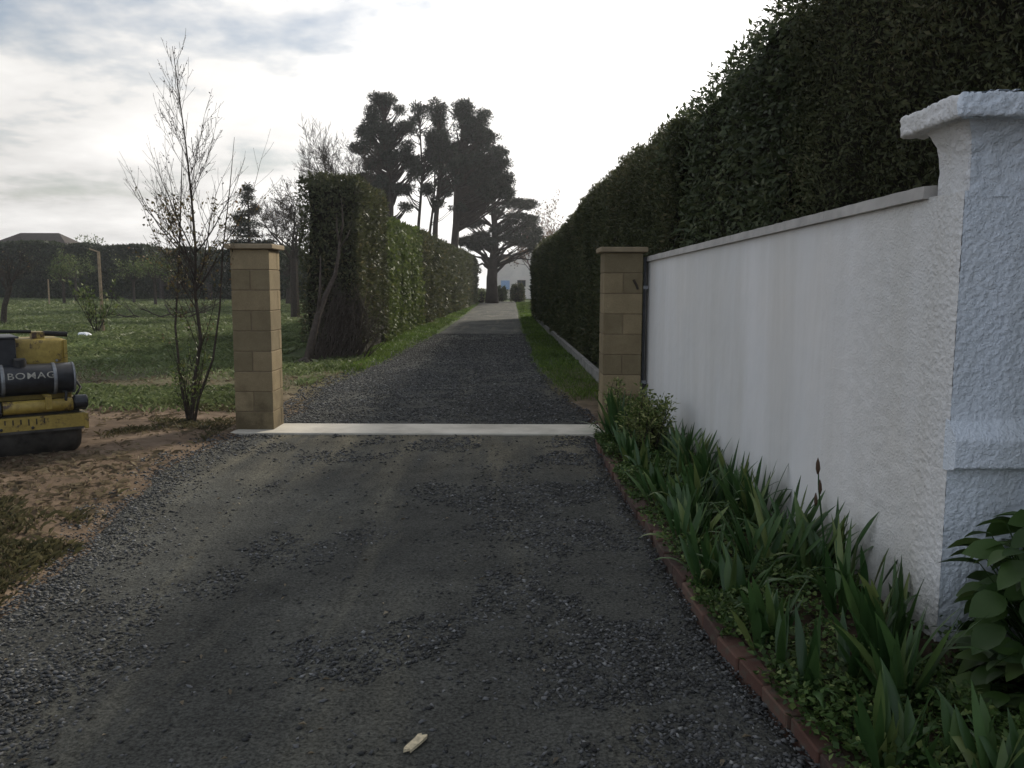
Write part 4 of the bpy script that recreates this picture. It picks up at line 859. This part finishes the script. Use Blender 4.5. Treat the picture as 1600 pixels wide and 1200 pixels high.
def round_tree(u, Y, vt, wpx, label, m, per=300, L=.22, nb=26, name='bushy_tree', vb=468):
    k = Y/F; H = CAMH+(445-vt)*k; W = wpx*k; r = empty(name, ((u-800)*k, Y, 0), 0, label, 'tree'); mb = MB(); mb.tube([(0, 0, 0), (.1, 0, H*.5), (0, 0, H*.9)], [.22, .15, .03], 7); cl = []
    for q in range(nb):
        v = Vector((random.gauss(0, 1), random.gauss(0, 1), random.gauss(0, 1))).normalized()*random.uniform(.4, 1); p_ = (v.x*W, v.y*W, H*.62+v.z*H*.33); cl.append((*p_, random.uniform(.5, .9)*max(.6, W*.35), random.uniform(.4, .6)*max(.6, W*.35))); mb.tube([(0, 0, max(.5, p_[2]-1.2)), p_], [.06, .015], 4, cap=False)
    mb.build('trunk', M['bark'], r); clumps(cl, per, L, L*.5, m, r); return r
random.seed(31)
round_tree(160, 86, 368, 38, 'pale feathery tree just right of the house roof behind the far hedge', M['young_leaf'], 130, .2)
round_tree(6, 84, 372, 22, 'dark bush-like tree at the far left edge beside the house roof', M['far_hedge'])
round_tree(255, 76, 378, 34, 'dark rounded tree in the far hedge line behind the sapling', M['far_hedge'])
round_tree(330, 74, 368, 30, 'dark tree in the far hedge line just left of the pillar cap', M['far_hedge'])
round_tree(452, 60, 365, 26, 'dark evergreen tree between left pillar and hedge block', M['far_hedge'])
round_tree(735, 84, 405, 16, 'dark rounded tree behind the far end of the left hedge', M['far_hedge'])
# house with hipped roof beyond the far hedge
def hip(x, y, wx, wy, zw, zr, label):
    r = empty('hipped_house', (x, y, 0), 0, label, 'house'); mb = MB(); mb.box(-wx, wx, -wy, wy, 0, zw); mb.build('wall', M['render_wall'], r)
    e = .5; g = wx-wy*.8; mb = MB(); mb.add([(-wx-e, -wy-e, zw), (wx+e, -wy-e, zw), (wx+e, wy+e, zw), (-wx-e, wy+e, zw), (-g, 0, zr), (g, 0, zr)], [(0,1,5,4),(1,2,5),(2,3,4,5),(3,0,4),(3,2,1,0)]); mb.build('roof', M['tile'], r)
    for a in (-wx*.5, wx*.45):
        mb = MB(); mb.box(a-.6, a+.6, -wy-.05, -wy+.02, 1.1, 2.3); f = mb.build('window', M['glass'], r)
hip(-57, 104, 6.8, 5.6, 4.2, 7.5, 'house with brown hipped roof showing above the far hedge')
# house at the end of the drive
r = empty('rendered_house', (1.9, 92, 0), 0, 'pale pinkish rendered house at the far end of the drive', 'house')
mb = MB(); hw = 4.6
mb.add([(-hw, 0, 0), (hw, 0, 0), (hw, 0, 3.5), (0, 0, 5.3), (-hw, 0, 3.5), (-hw, 9, 0), (hw, 9, 0), (hw, 9, 3.5), (0, 9, 5.3), (-hw, 9, 3.5)], [(0,1,2,3,4),(5,9,8,7,6),(0,4,9,5),(1,6,7,2)]); mb.build('wall', M['render_wall'], r)
mb = MB(); e = .35; s_ = 1.8/hw
for sg in (-1, 1):
    mb.add([(0, -.3, 5.34), (sg*(hw+e), -.3, 3.54-s_*e), (sg*(hw+e), 9.3, 3.54-s_*e), (0, 9.3, 5.34), (0, -.3, 5.48), (sg*(hw+e), -.3, 3.68-s_*e), (sg*(hw+e), 9.3, 3.68-s_*e), (0, 9.3, 5.48)], [(0,1,2,3),(4,7,6,5),(0,4,5,1),(1,5,6,2),(2,6,7,3)])
mb.build('roof', M['slate'], r)
mb = MB(); mb.box(-3.05, -2.25, -.04, .02, .85, 1.95); f = mb.build('window', M['glass'], r)
mb = MB(); mb.box(-3.12, -2.2, -.09, -.045, 1.0, 1.95); mb.build('roller_shutter', M['shutter'], f)
mb = MB(); mb.box(-1.3, -.55, -.04, .02, 1.35, 1.95); f = mb.build('window', M['glass'], r)
mb = MB(); mb.box(-1.37, -1.3, -.07, .0, 1.3, 2.0); mb.box(-.55, -.48, -.07, 0, 1.3, 2.0); mb.box(-1.3, -.55, -.07, 0, 1.95, 2.0); mb.box(-1.3, -.55, -.07, 0, 1.3, 1.35); mb.box(-.95, -.9, -.07, -.041, 1.35, 1.95); mb.build('frame', M['brownwood'], f)
# clipped bushes, gate and fence at the lane end
def bush(x, y, W, H, label, m, n=1500, L=.16, name='clipped_bush'):
    r = empty(name, (x, y, 0), 0, label, 'bush'); v = rdir(n); v[:, 2] = np.abs(v[:, 2]); p = np.sign(v)*np.abs(v)**.55*(.8+.25*rng.random((n, 1)))*np.array([W, W, H])
    V, Fq = leaves(p, rdir(n)+v, v, L*(.5+rng.random(n)), L*.6*(.5+rng.random(n))); npmesh('foliage', V, Fq, m, r, rnd=np.repeat(rng.random(n), 4))
    mb = MB(); mb.tube([(0, 0, 0), (0, 0, H*.1), (0, 0, H*.8), (0, 0, H*.84)], [W*.3, W*.8, W*.75, W*.2], 10); mb.build('light_stop_core', M['hedge_core'], r)
bush(.45, 74, .58, 1.55, 'neatly clipped dark bush on the right at the end of the drive', M['conifer'])
bush(-1.0, 77, .45, 1.3, 'dark bush just right of the spreading conifer trunk', M['laurel'])
bush(-2.6, 71.5, .35, 1.1, 'low bush with white blossom left of the spreading conifer trunk', M['variegated'], 500)
bush(-9.3, 43, .8, .5, 'low heap of cut brush lying in the meadow', M['dry'], 500, .2, 'brush_heap').__class__
r = empty('garden_gate', (-.55, 84, 0), 0, 'small cream slatted gate before the pale house', 'gate')
mb = MB()
for q in range(7): mb.box(-.6+q*.18, -.52+q*.18, -.03, .0, .1, 1.05)
mb.build('slats', M['cream'], r); mb = MB(); mb.box(-.62, .62, .003, .04, .25, .33); mb.box(-.62, .62, .003, .04, .85, .93); mb.build('rail', M['cream'], r)
pst = None
r = empty('picket_fence', (1.5, 56, 0), 0, 'grey weathered paling fence along the right past the hedge end', 'fence')
for q in range(16):
    mb = MB(); h = 1.15+random.uniform(-.1, .1); mb.box(-.06, .06, -.05, .05, -.1, h); o = mb.build('post', M['stake'], r); o.location = (-.15+.02*q, -10+q*1.7, 0); o.rotation_euler = (random.uniform(-.03, .03), random.uniform(-.05, .05), 0)
mb = MB()
for z in (.35, .85): mb.add([(-.10, -10, z), (-.07, -10, z), (.23, 15.5, z), (.20, 15.5, z), (-.10, -10, z+.08), (-.07, -10, z+.08), (.23, 15.5, z+.08), (.20, 15.5, z+.08)], [(0,3,2,1),(4,5,6,7),(0,1,5,4),(1,2,6,5),(2,3,7,6),(3,0,4,7)])
mb.build('rail', M['stake'], r)
# ---------------------------------------------------------------- dead trunk and twiggy skirt at the hedge end
random.seed(14); r = empty('dead_trunk', (-3.78, 15.55, 0), 0, 'leaning bare dead trunk forking up the front of the hedge block', 'tree'); mb = MB(); k = 15.6/F
def tp(u, v, y=0): return Vector(((u-800)*k*1.0+3.78, y, CAMH+(445-v)*k))
mb.tube([tp(478, 578), tp(484, 540, .1), tp(492, 495, .3), tp(500, 462, .6), tp(511, 430, .85), tp(517, 395, .9), tp(518, 372, .95)], [.10, .075, .06, .05, .038, .03, .02], 8)
mb.tube([tp(518, 380, .95), tp(514, 360, .95), tp(513, 330, 1.0)], [.03, .02, .006], 5); mb.tube([tp(518, 378, .95), tp(524, 345, .95), tp(521, 305, 1.0)], [.025, .018, .006], 5); mb.tube([tp(519, 385, .95), tp(530, 368, .95), tp(535, 355, 1.0)], [.02, .015, .006], 5)
mb.tube([tp(492, 495, .3), tp(493, 450, .5), tp(491, 400, .7)], [.04, .025, .01], 5)
mb.build('trunk', M['bark_grey'], r, smooth=True); mb = MB(); tips = []
for q in range(6): a = q*1.05; mb.tube([(0, 0, .12), (math.cos(a)*.22, math.sin(a)*.2, .04), (math.cos(a)*.42, math.sin(a)*.4, -.03)], [.07, .04, .015], 5)
mb.build('root', M['bark_grey'], r)
mb = MB()
for q in range(130):
    a = random.random(); b = Vector((.03+.85*a+random.gauss(0, .05), .15+1.0*a+random.gauss(0, .1), 0)); e = Vector((.25+.8*a+random.gauss(0, .12), 1.15+.3*random.random(), random.uniform(.5, 1.5)*(1-.35*a)+.2))
    mid = b.lerp(e, .5)+Vector((random.gauss(0, .13), random.gauss(-.05, .1), 0)); mb.tube([b, b.lerp(mid, .5)+Vector((random.gauss(0, .05), 0, 0)), mid, mid.lerp(e, .5)+Vector((random.gauss(0, .07), random.gauss(0, .05), 0)), e], [.010, .008, .006, .005, .003], 4, cap=False)
    for s_ in range(6):
        p_ = mid.lerp(e, random.random()); mb.tube([p_, p_+Vector((random.gauss(0, .14), random.gauss(-.05, .08), random.gauss(.08, .12)))], [.005, .002], 3, cap=False)
o = mb.build('dead_twigs', M['bark_grey']); o.location = (-3.78, 15.55, 0); tag(o, 'tangle of dead brown twigs at the foot of the hedge block', 'dead twigs', kind='stuff')
# ---------------------------------------------------------------- meadow bits
r = empty('tree_stake', (-12.1, 25.2, 0), 0, 'tall pale wooden stake with short crosspiece in the meadow', 'stake')
mb = MB(); mb.tube([(0, 0, -.1), (-.02, 0, 2.42)], [.05, .045], 7); mb.build('stake_post', M['stake'], r); mb = MB(); mb.tube([(-.26, -.05, 2.50), (.02, -.05, 2.40)], [.022, .022], 6); mb.build('crosspiece', M['stake'], r)
random.seed(17); r = empty('young_tree', (-12.15, 24.9, 0), 0, 'young leafy tree tied beside the tall stake', 'tree'); mb = MB(); tips = []
for q in range(9): a = random.uniform(0, 6.28); grow(mb, (0, 0, 0), (math.cos(a)*.5, math.sin(a)*.5, 1), random.uniform(.7, 1.3), .018, 1, tips, .6, 3, .09, .1, .5, 5, 4, .004)
mb.build('trunk', M['bark'], r); tipleaves(tips, 420, .10, .07, M['young_leaf'], r, .05)
p_ = at(79, 475, 55); r = None
mb = MB(); mb.tube([(0, 0, -.1), (.02, 0, 1.75)], [.05, .045], 7); o = mb.build('short_stake', M['stake']); o.location = (-29.8, 55, 0); tag(o, 'short pale stake standing before the dark far hedge', 'stake')
bm = bmesh.new(); bmesh.ops.create_icosphere(bm, subdivisions=4, radius=1)
for v in bm.verts:
    q = v.co; f = .75+.6*float(fbm(q.x*2+3, q.y*2, q.z*2, 55)); v.co = Vector((q.x*.19*f, q.y*.14*f, max(-.05, q.z*.14*f)+.13))
me = bpy.data.meshes.new('plastic_bag'); bm.to_mesh(me); bm.free(); me.materials.append(M['bagplastic']); o = bpy.data.objects.new('plastic_bag', me); link(o); o.location = (-11.7, 23.3, 0); o.scale = (.95, .9, .62); o.rotation_euler = (.1, .15, .4); tag(o, 'crumpled white plastic bag lying in the meadow grass', 'bag')
random.seed(19); r = None; mb = MB(); tips = []
for q in range(8): grow(mb, (random.uniform(-1.2, 1.2), random.gauss(0, .2), .12), (random.choice((-1, 1)), random.gauss(0, .5), .25), 1.1, .03, 2, tips, .6, 3, .15, .1, .6, 4, 4, .008)
o = mb.build('cut_branches', M['bark']); o.location = (-13.8, 33.5, 0); tag(o, 'dark cut branches lying across the meadow behind the sapling', 'branches')
# flat board beside the left pillar foot and sticks on the soil
mb = MB(); v, f = rbox(-.16, .16, -.05, .05, 0, .02, .003); mb.add(v, f); o = mb.build('timber_offcut', M['stake']); o.location = (-3.55, 12.2, .05); o.rotation_euler = (0, .05, .2); tag(o, 'short pale board lying on the soil behind the sapling', 'board')
# ---------------------------------------------------------------- road roller
rl = empty('road_roller', (-3.85, 7.47, .0), R(37), 'worn yellow and black walk-behind road roller parked on the soil at the left edge', 'road roller')
rl.scale = (1.04, 1.04, 1.04)
def cyl(mb, x0, x1, y, z, rad, n=40, bev=.012): mb.tube([(x0, y, z), (x0+.001, y, z), (x0+bev, y, z), (x1-bev, y, z), (x1-.001, y, z), (x1, y, z)], [rad*.1, rad-bev, rad, rad, rad-bev, rad*.1], n)
W0 = -.92
for yy in (.0, .56):
    mb = MB(); cyl(mb, W0, -.01, yy, .25, .25, 64, .06); mb.build('drum', M['drum'], rl, smooth=True)
mb = MB()
mb.box(W0-.04, .015, -.275, -.249, .262, .378); mb.box(W0-.04, .015, -.249, -.20, .358, .378); mb.box(.0, .03, -.285, .80, .25, .375); mb.box(W0-.07, W0-.04, -.262, .80, .20, .375); mb.box(W0-.04, 0, .79, .815, .24, .375); mb.box(W0-.04, 0, .24, .32, .30, .375)
mb.build('frame', M['yellow'], rl, bevel=.004)
mb = MB(); mb.box(W0-.02, -.01, -.284, -.276, .250, .270); mb.build('scraper', M['drum'], rl)
for x_ in (-.38, -.60, -.82):
    mb = MB(); cyl(mb, 0, .012, 0, 0, .012, 8, .002); o = mb.build('bolt', M['blackmetal'], rl); o.location = (x_, -.278, .292); o.rotation_euler = (0, 0, R(-90))
mb = MB(); cyl(mb, -.58, -.075, -.235, .455, .052, 24, .006); mb.build('spray_tube', M['yellow'], rl, smooth=True)
mb = MB(); cyl(mb, -.66, -.585, -.235, .45, .062, 20, .008); mb.box(-.92, -.66, -.27, -.2, .40, .50); mb.build('tube_clamp', M['blackmetal'], rl, smooth=False)
mb = MB(); cyl(mb, -.07, .035, -.235, .47, .058, 18, .01); mb.box(-.055, .03, -.21, -.1, .40, .50); mb.build('end_bearing', M['blackmetal'], rl)
mb = MB(); mb.box(-.28, -.235, -.30, -.27, .43, .545); mb.box(-.28, -.235, -.27, -.1, .525, .545); mb.build('tube_bracket', M['yellow'], rl, bevel=.003)
CYR, CYY, CYZ = .125, -.13, .665
mb = MB(); cyl(mb, -.95, -.04, CYY, CYZ, CYR, 48, .02); cy_ = mb.build('black_cylinder', M['blackmetal'], rl, smooth=True)
mb = MB(); cyl(mb, -.058, -.040, CYY, CYZ, CYR+.004, 48, .004); mb.build('end_rim', M['greymetal'], cy_, smooth=True)
for x_ in (-.205, -.575):
    mb = MB(); cyl(mb, x_, x_+.028, CYY, CYZ, CYR+.005, 48, .002); mb.build('strap', M['greymetal'], cy_, smooth=True)
mb = MB(); mb.tube([(-.43, CYY-.02, CYZ+.10), (-.43, CYY-.02, CYZ+.165)], [.052, .05], 20); mb.tube([(-.47, CYY-.02, CYZ+.150), (-.39, CYY-.02, CYZ+.150)], [.03, .03], 10); mb.build('filler_cap', M['rubber'], cy_)
# lettering wrapped on the cylinder
cu = bpy.data.curves.new('lettering', 'FONT'); cu.body = 'BOMAG'; cu.size = .074; cu.offset = .0004; cu.space_character = 1.12; cu.align_x = 'CENTER'; cu.fill_mode = 'BOTH'; cu.extrude = 0
to = bpy.data.objects.new('lettering_tmp', cu); C.objects.link(to); bpy.context.view_layer.update(); me = bpy.data.meshes.new_from_object(to.evaluated_get(bpy.context.evaluated_depsgraph_get())); bpy.data.objects.remove(to)
bm = bmesh.new(); bm.from_mesh(me); bmesh.ops.subdivide_edges(bm, edges=[e for e in bm.edges if e.calc_length() > .012], cuts=3, use_grid_fill=False)
for v in bm.verts:
    th = (v.co.y-.03)/CYR+R(22); x_ = v.co.x*1.22-.362; v.co = Vector((x_, CYY-math.cos(th)*(CYR+.0025), CYZ+math.sin(th)*(CYR+.0025)))
me2 = bpy.data.meshes.new('lettering'); bm.to_mesh(me2); bm.free(); me2.materials.append(M['faded']); lo = bpy.data.objects.new('lettering', me2); link(lo, cy_)
# bonnet (rounded yellow tank), black engine box and top bars
def soft(x0, x1, y0, y1, z0, z1, b): 
    bm = bmesh.new(); bmesh.ops.create_cube(bm, size=1)
    for v in bm.verts: v.co = Vector(((x0+x1)/2+v.co.x*(x1-x0), (y0+y1)/2+v.co.y*(y1-y0), (z0+z1)/2+v.co.z*(z1-z0)))
    bmesh.ops.bevel(bm, geom=bm.edges[:], offset=b, segments=4, affect='EDGES', profile=.5); mb = MB(); mb.add([v.co.copy() for v in bm.verts], [[v.index for v in f.verts] for f in bm.faces]); bm.free(); return mb
soft(-.50, -.06, .0, .42, .745, .985, .045).build('tank', M['yellow'], rl, smooth=True)
soft(-.96, -.44, -.10, .40, .74, 1.0, .012).build('engine_box', M['blackmetal'], rl)
mb = MB(); mb.box(-.98, -.42, -.12, .42, 1.0, 1.012); mb.build('box_lid', M['blackmetal'], rl)
mb = MB(); mb.box(-.30, -.21, .05, .20, .985, 1.04); mb.build('lifting_bracket', M['yellow'], rl, bevel=.004)
mb = MB(); mb.tube([(-.62, .12, 1.052), (-.30, .12, 1.04)], [.014, .014], 8); mb.tube([(-.21, .12, 1.025), (-.03, .12, 1.01)], [.022, .022], 8); mb.build('handle_bar', M['rubber'], rl)
mb = MB(); mb.box(-.80, -.15, .02, .50, .38, .74); mb.build('engine', M['blackmetal'], rl, bevel=.01)
mb = MB(); mb.box(-.9, -.05, -.06, .0, .375, .55); mb.build('deck_plate', M['yellow'], rl, bevel=.004)

random.seed(44)
for q in range(7):
    mb = MB(); xq = -.30-.055*q; mb.box(xq, xq+.010, -.2785, -.2745, .338-random.uniform(.01, .03), .362); mb.build('rust_streak', M['bark'], rl)
mb = MB(); mb.tube([(-.10, -.22, .40), (-.13, -.27, .50), (-.12, -.25, .56), (-.16, -.12, .56), (-.25, -.02, .60)], [.011]*5, 8); mb.build('hose', M['rubber'], rl, smooth=True)
mb = MB(); mb.tube([(-.02, -.05, .50), (.035, .02, .56), (.02, .16, .62), (-.06, .2, .74)], [.010]*4, 8); mb.build('hose', M['rubber'], rl, smooth=True)
mb = MB(); mb.tube([(-.50, -.06, .60), (-.60, -.23, .56), (-.72, -.25, .50)], [.012]*3, 8); mb.build('hose', M['rubber'], rl, smooth=True)
for x_ in (-.14, -.39):
    mb = MB(); mb.tube([(x_, -.004, .80), (x_+.001, -.006, .80), (x_+.001, -.012, .80)], [.012, .012, .008], 6); mb.build('bolt', M['greymetal'], rl)
mb = MB(); mb.tube([(-.98, .1, .75), (-1.25, .1, 1.0), (-1.6, .1, 1.12), (-1.66, .1, 1.12)], [.02]*4, 8); mb.tube([(-1.66, -.2, 1.12), (-1.66, .4, 1.12)], [.018]*2, 8); mb.box(-1.0, -.95, .07, .13, .38, .78); mb.build('guide_handle', M['blackmetal'], rl)
mb = MB(); mb.box(-.08, -.055, -.004, .42, .75, .97); mb.build('bonnet_seam', M['yellow'], rl)
# ---------------------------------------------------------------- air
m, t, b, o = mat('haze_air'); t.nodes.remove(b); pv = nd(t, 'ShaderNodeVolumePrincipled'); pv.inputs['Density'].default_value = .0006
pv.inputs['Color'].default_value = (.92, .94, 1, 1); pv.inputs['Anisotropy'].default_value = .65; t.links.new(pv.outputs[0], o.inputs['Volume'])
mb = MB(); mb.box(-320, 320, -120, 330, -2, 18); tag(mb.build('haze', m), 'thin pale morning haze over the whole place', 'haze', kind='stuff')
